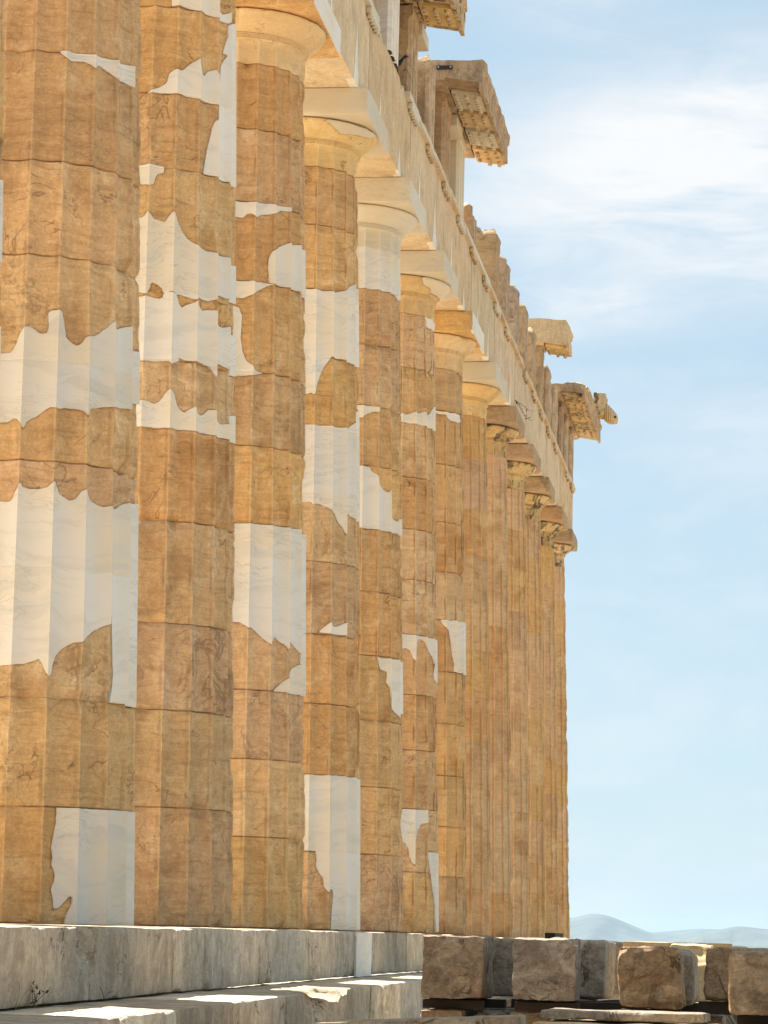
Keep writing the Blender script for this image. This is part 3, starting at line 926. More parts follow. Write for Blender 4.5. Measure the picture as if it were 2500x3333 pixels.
rnd = random.Random(5)
st = step_row('weathered top step of grey marble blocks running under the row of columns', 'marble_step', -1.05, 1.0, 0.0, 0.55,
              cuts_from([-4.55, -1.49, 1.53, 2.89, 5.63, 8.68, 12.23, 13.78, 17.28], -20, 52.0, 2.15, rnd), 300, 0.035,
              [(1.06, -1.60, 0.03, 0.30, 0), (1.08, -1.80, -0.14, 0.20, 0), (1.05, -1.45, -0.30, 0.13, 0), (1.05, 5.5, 0.03, 0.13, 0), (1.04, 6.0, 0.02, 0.09, 0),
               (1.08, 15.4, 0.05, 0.22, 0), (1.06, 12.2, -0.02, 0.13, 0), (1.06, -3.2, 0.05, 0.11, 0)], [M_STEP])
for y_, w_ in ((12.95, 1.35),):
    P, Q = rough_block((0.03, w_, 0.535), 0.05, 0.004, 0.001, 777)
    o = obj('marble_insert', mk_mesh('marble_insert', P, Q, M_NEW), st, (0.993, y_, -0.553 + curv(y_)))
    o['label'] = 'new white marble piece set in the step'
step_row('middle step of worn marble blocks with a broken sunlit hollow in its edge', 'marble_step', 0.85, 1.88, -0.55, 0.52,
         cuts_from([-6.2, -4.3, -2.55, -0.1, 2.05, 5.2, 7.3, 9.9], -14, 52.0, 2.15, rnd), 340, 0.035,
         [(1.97, -3.9, 0.03 - .55, 0.17, 0), (1.95, -3.2, 0.05 - .55, 0.13, 0), (2.04, 3.2, 0.10 - .55, 0.36, 0), (2.05, 3.75, 0.06 - .55, 0.42, 0), (1.80, 4.35, 0.42 - .55, 0.52, 0), (1.84, 4.9, 0.40 - .55, 0.56, 0),
          (1.86, 5.45, 0.42 - .55, 0.52, 0), (2.08, 4.5, -0.06 - .55, 0.30, 0), (1.93, 0.1, .04 - .55, 0.12, 0), (1.93, -1.2, .05 - .55, .12, 0)], [M_STEP])
step_row('lowest marble step half hidden behind the stored stone blocks', 'marble_step', 1.72, 2.62, -1.07, 0.53,
         cuts_from([-6.0, -3.6], -14, 52.0, 2.15, rnd), 380, 0.06, [], [M_STEP])

# paving inside the colonnade
n = 24
xs = np.linspace(-22, -1.06, n)
ys = np.linspace(-30, 62, 47)
X, Y = np.meshgrid(xs, ys, indexing='ij')
V = np.stack([X, Y, curv(Y) - 0.012 + 0.004 * vnoise(np.stack([X, Y, 0 * X], -1))], -1).reshape(-1, 3)
I, J = np.meshgrid(np.arange(n - 1), np.arange(46), indexing='ij')
Q = np.stack([I * 47 + J, (I + 1) * 47 + J, (I + 1) * 47 + J + 1, I * 47 + J + 1], -1).reshape(-1, 4)
o = obj('temple_floor', mk_mesh('temple_floor', V, Q, M_FLOOR))
o['kind'] = 'structure'

# one ground sheet: rocky plateau, falling to the plain far below
rr = np.concatenate([np.linspace(0, 40, 41)[1:], [45, 52, 60, 70, 82, 95, 110, 130, 155, 185, 230, 320, 500, 900, 1800, 3500, 6000, 9000, 13000, 17500]])
ta = np.linspace(0, 2 * math.pi, 97)[:-1]
RR, TA = np.meshgrid(rr, ta, indexing='ij')
GX, GY = 6 + RR * np.cos(TA), 8 + RR * np.sin(TA)
nz = fbm(np.stack([GX * .5, GY * .5, 0 * GX], -1), 4, 71)
GZ = -1.62 + 0.10 * nz * np.clip((GX - 2.6) / 1.5, 0, 1) - 0.05
drop = np.clip((RR - 80) / 150, 0, 1)
GZ = GZ - 88 * drop * drop * (3 - 2 * drop)
V = np.concatenate([[[6, 8, -1.67]], np.stack([GX, GY, GZ], -1).reshape(-1, 3)])
nt_ = len(ta)
fan = np.stack([np.zeros(nt_, int), 1 + np.arange(nt_), 1 + (np.arange(nt_) + 1) % nt_], 1)
I, J = np.meshgrid(np.arange(len(rr) - 1), np.arange(nt_), indexing='ij')
J2 = (J + 1) % nt_
Q = np.stack([1 + I * nt_ + J, 1 + (I + 1) * nt_ + J, 1 + (I + 1) * nt_ + J2, 1 + I * nt_ + J2], -1).reshape(-1, 4)
o = obj('ground', mk_mesh('ground', V, [Q, fan], M_GROUND))
o['kind'] = 'structure'


def hill(name, D, prof, depth, seed):
    """a ridge of real depth: prof = [(azimuth deg from +y towards +x, elevation deg)]"""
    az = np.array([p[0] for p in prof])
    el = np.array([p[1] for p in prof])
    A = np.linspace(az[0], az[-1], 140)
    E = np.interp(A, az, el)
    ker = np.hanning(9)
    E = np.convolve(np.pad(E, 4, 'edge'), ker / ker.sum(), 'valid')
    E = E + 0.010 * fbm(np.stack([A * 6, 0 * A, 0 * A], -1), 4, seed)
    rows = np.linspace(-1, 1, 17)
    Vs = []
    for u in rows:
        d = D + u * depth
        top = np.tan(np.radians(E)) * D
        f = (1 - abs(u)) ** 0.8
        z = -92 + (top + 92) * f
        nn = fbm(np.stack([A * 3, 0 * A + u * 2.5, 0 * A + 3], -1), 4, seed + 5) * 55 * f * abs(u) * 2
        Vs.append(np.stack([5.96 + d * np.sin(np.radians(A)), -22.45 + d * np.cos(np.radians(A)), z + nn], -1))
    V = np.concatenate(Vs)
    m = len(A)
    I, J = np.meshgrid(np.arange(16), np.arange(m - 1), indexing='ij')
    Q = np.stack([I * m + J, I * m + J + 1, (I + 1) * m + J + 1, (I + 1) * m + J], -1).reshape(-1, 4)
    o = obj(name, mk_mesh(name, V, Q, M_HILL, True, 0))
    o['kind'] = 'structure'


hill('hill', 11500, [(-12, 0.12), (-9, .22), (-7, .30), (-5.2, .25), (-4.4, .33), (-3.88, .428), (-3.64, .499), (-3.43, .548), (-3.22, .515), (-2.98, .445),
                     (-2.74, .33), (-2.43, .20), (-2.1, .15), (-1.6, .09), (-.8, .02), (0.5, -.1), (3, -.3)], 1800, 11)
hill('hill', 13500, [(-5, -.1), (-3.2, .05), (-2.5, .17), (-2.13, .205), (-1.83, .225), (-1.35, .29), (-1.05, .285), (-.63, .27), (-.2, .24),
                     (1, .28), (3, .2), (6, .3), (10, .1), (14, .05)], 1800, 23)
hill('hill', 10200, [(-2.6, -.2), (-1.8, .10), (-1.3, .2), (-.9, .3), (-.63, .355), (-.39, .348), (-.27, .296), (-.03, .32), (.32, .29), (1.2, .36), (2.4, .2), (5, .1), (9, -.1)], 1500, 37)

# ------------------------------------------------------------------ entablature
ATOP = 11.78
ar = thing('architrave', 'long marble beam carried on the capitals, with streaked pale face', 'stone beam', (0, 0, 0))
XF = 0.80
for k in range(-3, 13):
    a, b = col_y(k), col_y(k + 1)
    if k == 12:
        b += 0.95
    ym = (a + b) / 2
    sl = math.atan((curv(b) - curv(a)) / (b - a))
    rs = 0.09 if 2 < k < 9 else 0.16
    g = []
    if k == 4:
        g = [(0.86, yy - ym, 1.40, rr_ * .62, dd_) for yy, rr_, dd_ in ((13.65, .32, 0), (14.15, .26, 0), (16.05, .26, 0), (16.5, .22, 0))]
    P, Q = rough_block((XF + 0.88, b - a - 0.03, 1.345), rs if k != 4 else 0.06, 0.016, 0.008, 400 + k, 1.7, [(q[0] - (XF - .88) / 2, *q[1:]) for q in g], 0.02, 70)
    blk = obj('architrave_block', mk_mesh('architrave_block', P, Q, M_PALE, True, 45), ar, ((XF - 0.88) / 2, ym, 10.432 + (curv(a) + curv(b)) / 2), (sl, 0, 0))
    # white marble wedges let into the lower edge over the abaci
    if 3 <= k <= 8:
        rn2 = random.Random(k)
        for (ya, w_, hh) in ((a - ym + 0.93, rn2.uniform(.25, .5), rn2.uniform(.5, .9)), (b - ym - 1.25 - rn2.uniform(0, .3), rn2.uniform(.3, .6), rn2.uniform(.4, 1.0))):
            pl = [(ya, 0.004), (ya + w_, 0.004), (ya + w_ * .55, hh * .45), (ya + w_ * .42, hh), (ya + w_ * .2, hh * .5)]
            Vv, Ff = prism(pl, 'x', (XF + .88) / 2 - 0.10, (XF + .88) / 2 + 0.0035)
            e = obj('marble_insert', simple('marble_insert', Vv, Ff, M_NEW), blk)
            e['label'] = 'white marble wedge let into the beam'

gut = []
for zz, r_ in ((0, .030), (-.02, .034), (-.045, .037), (-.052, .030)):
    gut += [(r_ * math.cos(t), r_ * math.sin(t), zz) for t in np.linspace(0, 2 * math.pi, 10)[:-1]]
gf = [tuple(range(27, 36))]
for i in range(3):
    gf += [(i * 9 + j, i * 9 + (j + 1) % 9, (i + 1) * 9 + (j + 1) % 9, (i + 1) * 9 + j) for j in range(9)]
GUT_O = simple('gutta', gut, gf, M_PALE, True, 40)
GUT_N = simple('gutta', gut, gf, M_NEWC, True, 40)


def axis_y(h):
    k = int(h)
    return col_y(k) + (h - k) * (col_y(min(k + 1, 13)) - col_y(k))


# taenia (the band along the top of the beam) and regulae with their drops
def band(y0, y1, seed, mat):
    ym = (y0 + y1) / 2
    P, Q = rough_block((0.30, y1 - y0, 0.105), 0.07, 0.008, 0.006, seed, 5.0, (), 0.03, 80)
    obj('taenia', mk_mesh('taenia', P, Q, mat), ar, (XF + 0.065 - 0.15, ym, ATOP - 0.105 + curv(ym)), (math.atan((curv(y1) - curv(y0)) / (y1 - y0)), 0, 0))


bands = [(-4, .6), (.62, 4.8), (4.82, 9.1), (9.12, 13.25), (16.5, 19.9), (19.92, 24.2), (24.22, 28.4), (28.42, 32.7), (32.72, 36.0), (36.3, 39.5), (39.6, 43.5), (43.52, 47.5), (47.52, 51.85)]
for i, (a, b) in enumerate(bands):
    band(a, b, 500 + i, M_NEWC if i in (3, 4, 6) else M_PALE)
for h in [1, 1.5, 2, 2.5, 3, 3.5, 4, 5, 5.5, 6, 6.5, 7, 7.5, 8, 8.5, 9.5, 10, 10.5, 11, 11.5, 12.5, 13]:
    y = axis_y(h)
    newr = h in (4, 5, 6.5, 8)
    P, Q = rough_block((0.07, 0.845, 0.078), 0.05, 0.005, 0.003 if newr else 0.008, int(h * 10), 6)
    rg = obj('regula', mk_mesh('regula', P, Q, M_NEWC if newr else M_PALE), ar, (XF + 0.032, y, ATOP - 0.105 - 0.0785 + curv(y)))
    rn2 = random.Random(int(h * 10))
    lost = {4: (), 5: (), 5.5: (5,), 6: (4,), 6.5: (), 7: (), 8.5: (2, 4), 9.5: (1, 3), 10: (0, 2, 3), 11: (1, 2), 11.5: (0, 1, 4), 12.5: (0, 2, 3, 4)}.get(h, (3,))
    for j in range(6):
        if j in lost:
            continue
        obj('gutta', GUT_N if newr else GUT_O, rg, (0.003, -0.352 + j * 0.141, 0.002))

# ------------------------------------------------------------------ frieze: triglyphs and metope slabs
def triglyph(h, frac, mat, seed, label, jag=0.04, z_off=0.0):
    W, Dp, Ht = 0.845, 0.60, 1.345
    g = W / 9.0
    pts = [(-W / 2, 0), (-W / 2 + g * .5, .055)]
    pts = []
    front = [(0, -.05), (.5, 0), (1.5, 0), (2.25, -.065), (3.0, 0), (4.0, 0), (4.5, -.03)]
    f1 = [(0.0, -.055), (.55, 0), (2.25, 0), (2.8, -.06), (3.35, 0), (5.65, 0), (6.2, -.06), (6.75, 0), (8.45, 0), (9.0, -.055)]
    per = [(-W / 2 + u * g, XF + 0.03 + d) for u, d in f1]          # (y, x) along the face
    dense = []
    for i in range(len(per) - 1):
        nseg = max(1, int(abs(per[i + 1][0] - per[i][0]) / 0.05))
        for q in range(nseg):
            t = q / nseg
            dense.append((per[i][0] * (1 - t) + per[i + 1][0] * t, per[i][1] * (1 - t) + per[i + 1][1] * t))
    dense.append(per[-1])
    xb = XF + 0.03 - Dp
    side = [(W / 2, XF - 0.03 - q * (Dp - .06) / 9) for q in range(1, 10)]
    back = [(W / 2 - q * W / 8, xb) for q in range(0, 9)]
    side2 = [(-W / 2, xb + q * (Dp - .06) / 9) for q in range(1, 10)]
    per = np.array(dense + side + back + side2)
    m = len(per)
    C0 = np.array([0.0, XF + 0.03 - Dp / 2])
    top = Ht * frac + jag * fbm(np.stack([per[:, 0] * 5, per[:, 1] * 5, 0 * per[:, 0] + seed], -1), 3, seed) * 2 - (0.0 if frac > .99 and jag < .02 else 0.0)
    zr = np.concatenate([np.linspace(0, 0.87, 26), np.linspace(0.885, 1, 6)])
    rings = []
    for i, u in enumerate(zr):
        z = top * u
        P2 = per.copy()
        capz = z > Ht - 0.15
        flat = np.clip((z - (Ht - 0.17)) / 0.02, 0, 1)[:, None]
        P2[:, 1] = np.where(per[:, 1] > XF - .1, per[:, 1] * (1 - flat[:, 0]) + (XF + 0.04) * flat[:, 0], per[:, 1])
        dirv = P2 - C0
        dirv /= np.linalg.norm(dirv, axis=1, keepdims=True)
        q3 = np.stack([P2[:, 0], P2[:, 1], z], -1)
        amp = 0.003 if jag < .02 else 0.016
        dsp = amp * (fbm(q3 * 7 + seed * 3.3, 4, seed) - .3)
        if frac < .999 or jag > .02:
            dsp = dsp - jag * 1.2 * np.clip((u - .9) / .1, 0, 1) ** 2
        P2 = P2 + dirv * dsp[:, None]
        rings.append(np.stack([P2[:, 1], P2[:, 0], z], -1))
    for s_ in (0.66, 0.33):
        c3 = np.stack([C0[1] + (rings[-1][:, 0] - C0[1]) * s_, rings[-1][:, 1] * s_, rings[-1][:, 2] + jag * .5 * fbm(rings[-1] * 6 + s_ * 9, 2, seed)], -1)
        rings.append(c3)
    V = np.concatenate(rings + [np.array([[C0[1], 0, rings[-1][:, 2].mean()]])])
    nr = len(rings)
    I, J = np.meshgrid(np.arange(nr - 1), np.arange(m), indexing='ij')
    J2 = (J + 1) % m
    Q = np.stack([I * m + J, (I + 1) * m + J, (I + 1) * m + J2, I * m + J2], -1).reshape(-1, 4)
    fan = np.stack([(nr - 1) * m + np.arange(m), np.full(m, nr * m), (nr - 1) * m + (np.arange(m) + 1) % m], 1)
    me = mk_mesh('triglyph', V, [Q, fan], mat, True, 32)
    fix_normals(me)
    y = axis_y(h)
    return thing('triglyph', label, 'frieze stone', (0, y, ATOP + 0.002 + curv(y)), (0, 0, 0), 'grooved frieze stones above the beam', me)


TR = [
    (3.5, 1.0, M_FRIEZE, .015, 'grooved frieze stone outside the top of the photo, first of the row'),
    (4, 1.0, M_FRIEZE, .015, 'grooved frieze stone at the top edge, left of the clean white one'),
    (4.5, 1.0, M_NEW, .008, 'clean white new marble frieze stone under the top cornice fragment'),
    (5, 1.0, M_FRIEZE, .02, 'old brown grooved frieze stone just right of the black bird'),
    (5.5, .93, M_FRIEZE, .06, 'broken topped brown frieze stone lit by sun on its ragged top'),
    (6, 1.0, M_BROWN, .03, 'dark reddish frieze stone under the near end of the large cornice fragment'),
    (6.5, 1.0, M_NEWC, .008, 'new cream grooved frieze stone under the far end of the large cornice fragment'),
    (7, .42, M_FRIEZE, .10, 'short stump of a broken frieze stone rising against the sky'),
    (8, .98, M_BROWN, .09, 'tall dark brown frieze stone with rounded broken top, nearest of the bare row'),
    (8.5, .97, M_FRIEZE, .11, 'hollowed frieze stone second in the bare row against the sky'),
    (9, .93, M_FRIEZE, .12, 'cracked frieze stone third in the bare row against the sky'),
    (9.5, .98, M_FRIEZE, .09, 'narrow looking frieze stone last in the bare row before the small cornice fragment'),
    (10, .96, M_FRIEZE, .10, 'frieze stone with sunlit top left of the small jutting cornice fragment'),
    (10.5, 1.0, M_FRIEZE, .02, 'grooved frieze stone carrying the small jutting cornice fragment'),
    (11, 1.0, M_FRIEZE, .05, 'frieze stone between the small and the corner cornice fragments'),
    (11.5, 1.0, M_FRIEZE, .02, 'grooved frieze stone under the near end of the corner cornice'),
    (12, 1.0, M_FRIEZE, .02, 'grooved frieze stone under the middle of the corner cornice'),
    (12.5, 1.0, M_FRIEZE, .02, 'grooved frieze stone next to the end of the corner cornice'),
    (13, 1.0, M_FRIEZE, .02, 'last grooved frieze stone at the far corner of the temple'),
]
for i, (h, fr, mt, jg, lb) in enumerate(TR):
    triglyph(h, fr, mt, 600 + i, lb, jg)

for i, (h, xq, hh, mt, amp, lb) in enumerate([
    (4.25, .42, 1.3, M_FRIEZE, .01, 'recessed brown slab left of the clean white frieze stone'),
    (4.75, .42, 1.3, M_FRIEZE, .01, 'recessed brown slab behind the black bird'),
    (5.25, .40, 1.15, M_FRIEZE, .03, 'recessed slab left of the broken topped frieze stone'),
    (5.75, .40, 1.2, M_BROWN, .03, 'recessed dark slab left of the reddish frieze stone'),
    (6.25, .42, 1.3, M_FRIEZE, .02, 'recessed slab under the large cornice fragment'),
    (10.75, .62, 1.3, M_FRIEZE, .07, 'worn carved slab nearest of those before the corner'),
    (11.25, .64, 1.3, M_FRIEZE, .07, 'worn carved slab left of the corner cornice'),
    (11.75, .64, 1.3, M_FRIEZE, .07, 'worn carved slab under the near end of the corner cornice'),
    (12.25, .64, 1.3, M_FRIEZE, .07, 'worn carved slab under the far end of the corner cornice'),
    (12.75, .64, 1.3, M_FRIEZE, .07, 'worn carved slab last before the far corner'),
]):
    y = axis_y(h)
    span = abs(axis_y(h + .25) - axis_y(h - .25)) - 0.86
    P, Q = rough_block((0.28, span, hh), 0.06, 0.02, amp, 650 + i, 3.2)
    thing('metope', lb, 'frieze slab', (xq, y, ATOP + 0.002 + curv(y)), (0, 0, 0), 'recessed frieze slabs', mk_mesh('metope', P, Q, mt))

# ------------------------------------------------------------------ cornice fragments
FT = ATOP + 1.347


def loft_profile(poly, y0, y1, res, amp, seed, jag0=0.0, jag1=0.0, topjag=0.0, ramp=None):
    pts = []
    for i in range(len(poly)):
        a, b = np.array(poly[i]), np.array(poly[(i + 1) % len(poly)])
        L = np.linalg.norm(b - a)
        n_ = max(1, int(L / res))
        for q in range(n_):
            pts.append(a + (b - a) * q / n_)
    pts = np.array(pts)
    m = len(pts)
    nn = max(2, int((y1 - y0) / res))
    Y = np.linspace(y0, y1, nn + 1)
    cen = pts.mean(0)
    rings = []
    for i, y in enumerate(Y):
        q3 = np.stack([pts[:, 0], 0 * pts[:, 0] + y, pts[:, 1]], -1)
        d = pts - cen
        d /= np.linalg.norm(d, axis=1, keepdims=True) + 1e-9
        dsp = amp * (fbm(q3 * 4 + seed, 4, seed) - .35)
        P = pts + d * dsp[:, None]
        if topjag:
            tp = np.clip((pts[:, 1] - (pts[:, 1].max() - .22)) / .2, 0, 1)
            P[:, 1] -= tp * topjag * np.clip(fbm(q3 * np.array([2.5, 2.5, 0]) + seed + 5, 3, seed + 3) + .25, 0, 1)
        if ramp:
            tp = np.clip((pts[:, 1] - .02) / (pts[:, 1].max() - .02), 0, 1)
            P[:, 1] -= tp * ramp[1] * np.clip(1 - (y - y0) / ramp[0] + .25 * fbm(q3 * 2.5 + seed, 3, seed + 4), 0, 1)
        yo = np.zeros(m) + y
        if i <= 1 and jag0:
            yo = yo + jag0 * np.clip(fbm(q3 * 3.5 + 11, 3, seed + 7) + .2, 0, 1)
        if i >= nn - 1 and jag1:
            yo = yo - jag1 * np.clip(fbm(q3 * 3.5 + 17, 3, seed + 8) + .2, 0, 1)
        rings.append(np.stack([P[:, 0], yo, P[:, 1]], -1))
    V = np.concatenate(rings)
    I, J = np.meshgrid(np.arange(nn), np.arange(m), indexing='ij')
    J2 = (J + 1) % m
    Q = np.stack([I * m + J, I * m + J2, (I + 1) * m + J2, (I + 1) * m + J], -1).reshape(-1, 4)
    faces = [tuple(q) for q in Q.tolist()] + [tuple(range(m))[::-1], tuple(range(nn * m, (nn + 1) * m))]
    return V, faces


GP = [(-.35, .60), (-.35, .0), (.905, .0), (.905, .05), (1.415, -.03), (1.415, -.10), (1.475, -.10), (1.475, .24), (1.505, .26), (1.505, .38), (1.46, .46), (1.40, .56), (.6, .60)]
GP_LOW = [(-.35, .40), (-.35, .0), (.905, .0), (.905, .05), (1.415, -.03), (1.415, -.10), (1.475, -.10), (1.475, .22), (1.505, .24), (1.505, .38), (1.47, .41), (.6, .40)]


def cornice(name, label, y0, y1, mat, seed, mut, gmat, jag0=0.05, jag1=0.05, topjag=0.08, poly=GP, lost=0.25, ramp=None):
    ym = (y0 + y1) / 2
    root = thing(name, label, 'cornice', (0, ym, FT + 0.003 + curv(ym)), (0, 0, 0), 'cornice fragments on the frieze')
    V, Fc = loft_profile(poly, y0 - ym, y1 - ym, 0.05, 0.040, seed, jag0, jag1, topjag, ramp)
    obj('geison_block', simple('geison_block', V, Fc, mat, True, 38), root)
    rn2 = random.Random(seed)
    sl = math.atan2(-.08, .51)
    for h in mut:
        y = axis_y(h)
        if not (y0 + .3 < y < y1 - .3):
            continue
        mm = gmat[int(h * 4) % len(gmat)]
        P, Q = rough_block((0.49, 0.86, 0.065), 0.06, 0.006, 0.004, int(h * 40), 6)
        mu = obj('mutule', mk_mesh('mutule', P, Q, mm), root, (1.155, y - ym, .010 - .063), (0, -sl, 0))
        for a_ in range(3):
            for b_ in range(6):
                if rn2.random() < lost:
                    continue
                obj('gutta', GUT_N if mm is M_NEWC else GUT_O, mu, (-.165 + a_ * .165, -.352 + b_ * .141, 0.0))
    return root


c0 = cornice('cornice_fragment', 'cornice fragment at the top edge of the photo with dark stained underside', 13.2, 17.95, M_CRUST, 700, [4.25, 4.5, 4.75, 5], [M_GOLD, M_CRUST], .05, .10, .05, lost=.3)
c1 = cornice('cornice_fragment', 'large cornice fragment with pegged underside and a black metal strap on its end', 20.45, 25.0, M_FRIEZE, 710, [6, 6.25, 6.5, 6.75], [M_NEWC, M_GOLD], .05, .05, .06, poly=GP_LOW, lost=.15, ramp=(.5, .06))
c2 = cornice('cornice_fragment', 'small cornice block jutting alone against the sky', 40.15, 41.15, M_PALE, 720, [10.5], [M_GOLD], .02, .04, .03, lost=.3)
c3 = cornice('cornice_fragment', 'corner cornice with coffered stained underside and sunlit broken top', 45.6, 52.3, M_FRIEZE, 730, [11.5, 11.75, 12, 12.25, 12.5, 12.75, 13], [M_GOLD, M_CRUST], .03, .0, .20, lost=.55, ramp=(2.2, .36))

for cc, ya, yb, ym_ in ((c0, 17.55, 18.35, (13.2 + 17.95) / 2), (c1, 22.25, 23.12, (20.45 + 25.0) / 2)):
    P, Q = rough_block((.5, yb - ya, .19), .06, .006, .002, int(ya))
    obj('bed_block', mk_mesh('bed_block', P, Q, M_NEWC), cc, (.63, (ya + yb) / 2 - ym_, -.195))

# metal strap bolted on the end face of the large fragment
P, Q = rough_block((0.25, 0.02, 0.065), 0.03, 0.004, 0.0, 1)
ym1 = (20.45 + 25.0) / 2
zb = 13.335 - (FT + 0.003 + curv(ym1)) - .03
mb = obj('metal_strap', mk_mesh('metal_strap', P, Q, M_IRON), c1, (0.875, 20.45 - ym1 - 0.022, zb))
bv, bf = [], []
ring = [(0.012 * math.cos(t), 0.012 * math.sin(t)) for t in np.linspace(0, 2 * math.pi, 9)[:-1]]
Vv, Ff = prism(ring, 'y', -0.012, 0.012)
bolt = simple('bolt', Vv, Ff, M_STEEL)
for dx in (-.095, .095):
    obj('bolt', bolt, mb, (dx, -0.012, 0.035))

# lion head spout at the far corner
lv = []
LN = 22
rs_ = [(0.0, .12), (.06, .17), (.12, .20), (.17, .185), (.22, .21), (.27, .185), (.32, .20), (.37, .17), (.42, .18), (.47, .15), (.52, .15), (.58, .13), (.64, .115), (.69, .09), (.72, .045)]
for (t, r_) in rs_:
    for j in range(LN):
        a = 2 * math.pi * j / LN
        k_ = 1 + (0.05 * math.cos(a * 9) if t < .5 else 0.05 * math.cos(a * 3))
        drop_ = -0.36 * t
        lv.append((t * .55, r_ * k_ * 1.15 * math.cos(a), drop_ + r_ * k_ * math.sin(a) * 1.2))
lf = [tuple(range(LN))[::-1], tuple(range((len(rs_) - 1) * LN, len(rs_) * LN))]
for i in range(len(rs_) - 1):
    lf += [(i * LN + j, i * LN + (j + 1) % LN, (i + 1) * LN + (j + 1) % LN, (i + 1) * LN + j) for j in range(LN)]
sp = obj('lion_spout', simple('lion_spout', lv, lf, M_GOLD, True, 50), c3, (1.60, 1.9, .52))
sp['label'] = 'weathered lion head spout with ridged mane'
P, Q = rough_block((0.34, .9, .56), 0.05, 0.03, 0.02, 812, 4.0, (), .05)
obj('corner_block', mk_mesh('corner_block', P, Q, M_CRUST), c3, (1.48, 1.9, .36), (0, 0.12, 0))
Vv, Ff = prism([(.03 * math.cos(t), .03 * math.sin(t)) for t in np.linspace(0, 2 * math.pi, 13)[:-1]], 'y', -.02, .02)
e = obj('eye', simple('eye', Vv, Ff, M_IRON), sp, (.33, -.15, -.20))

# ------------------------------------------------------------------ stored stone blocks beside the steps
def stone_thing(name, label, size, loc, rotz, mat, seed, r=.03, amp=.018, warp=.02, chip=.05, res=.022, gouge=(), cat='stone block', group='stone blocks stored beside the temple', freq=4.5):
    P, Q = rough_block(size, res, r, amp, seed, freq, gouge, chip, 70, warp)
    nn = fbm(P * 21 + seed, 3, seed + 77) + .6 * np.minimum(0, fbm(P * 8 + seed, 3, seed + 78))
    P = P + (P - np.array([0, 0, size[2] / 2])) / np.linalg.norm(P - np.array([0, 0, size[2] / 2]), axis=1, keepdims=True) * (amp * .65 * nn)[:, None]
    return thing(name, label, cat, loc, (0, 0, rotz), group, mk_mesh(name, P, Q, mat, True, 60))


def blk(label, xl, xr, yf, depth, zb, zt, mat, seed, rot=0.0, **kw):
    return stone_thing('stone_block', label, (xr - xl, depth, zt - zb), ((xl + xr) / 2, yf + depth / 2, zb), rot, mat, seed, **kw)


blk('squared brown block at the left end of the stored row, with veined top edge', 3.245, 3.755, 0.0, 1.05, -.53, -.028, M_ROCK, 901, .012, r=.014, warp=.012, amp=.024, freq=6)
blk('grey block seen only by its pale side behind the left end block', 3.50, 3.90, 1.25, 1.3, -.53, -.04, M_ROCKG, 902, -.02)
blk('pitted tan block with dark lichen patch, second in the stored row', 4.0, 4.51, -.5, 1.0, -.52, -.032, M_ROCKG, 903, .015, r=.014, warp=.015, amp=.024, freq=7, gouge=((-.29, -.56, .04, .15, 0), (.29, -.56, .52, .13, 0)))
blk('grey concave sided block behind the pitted tan block', 4.42, 4.66, 1.0, 1.2, -.53, -.05, M_ROCKG, 904, .0, warp=.05)
blk('big rough brown boulder like block in the middle of the stored row', 4.86, 5.345, -1.5, .9, -.53, -.072, M_ROCK, 905, -.02, r=.035, amp=.035, warp=.04, chip=.09, freq=4, gouge=((-.02, -.50, .50, .12, 0), (.06, -.54, .16, .13, 0), (-.28, -.5, .48, .15, 0), (-.12, -.53, .12, .10, 0)))
blk('rounded block with a sunlit shoulder right behind the rough brown one', 5.14, 5.40, .25, .9, -.55, -.10, M_ROCKG, 906, -.02, r=.09, warp=.04, chip=.10)
blk('tall pale block lit by the sun, behind the rounded shoulder', 5.13, 5.485, 1.6, .8, -.53, -.055, M_PALE, 907, .0, r=.02, warp=.03, gouge=((.0, -.62, .62, .44, 0), (.1, -.75, .30, .38, 0)))
blk('carved looking brown block in shade right of the sunlit pale one', 5.46, 5.72, -.45, .7, -.48, -.07, M_ROCK, 908, .0, r=.03, amp=.03, warp=.02, freq=9)
blk('ochre block with a long crack at the right photo edge', 5.675, 6.25, -2.5, 1.0, -.53, -.085, M_ROCK, 909, .02, r=.04, warp=.02)
stone_thing('stone_slab', 'long thin slab lying on top behind the rough brown block', (.95, .9, .10), (5.15, 3.3, -.145), .03, M_PALE, 910, amp=.004, r=.008, warp=0, chip=.01, cat='stone slab')
for i, (xl, xr, yf, zb, zt, lb) in enumerate([
    (3.6, 4.3, 5.4, -.60, -.045, 'far grey block showing a strip of top behind the left part of the row'),
    (4.35, 4.95, 4.6, -.60, -.05, 'far grey block showing a strip of top behind the middle of the row'),
    (5.2, 5.75, 4.9, -.60, -.06, 'far pale block with a sunlit top strip behind the row'),
    (5.75, 6.5, 3.4, -.60, -.075, 'far grey block at the right end with a sunlit top strip')]):
    blk(lb, xl, xr, yf, 1.4, zb, zt, M_PALE if i == 2 else M_ROCKG, 920 + i, .01 * i, r=.015, res=.06)

# timber bearers and the layer below
def beam(label, size, loc, rot, seed):
    P, Q = rough_block(size, .06, .006, .004, seed, 6, (), 0.0, 50)
    return thing('timber_beam', label, 'timber', loc, (0, 0, rot), 'timber bearers under the stones', mk_mesh('timber_beam', P, Q, M_TIMBER))


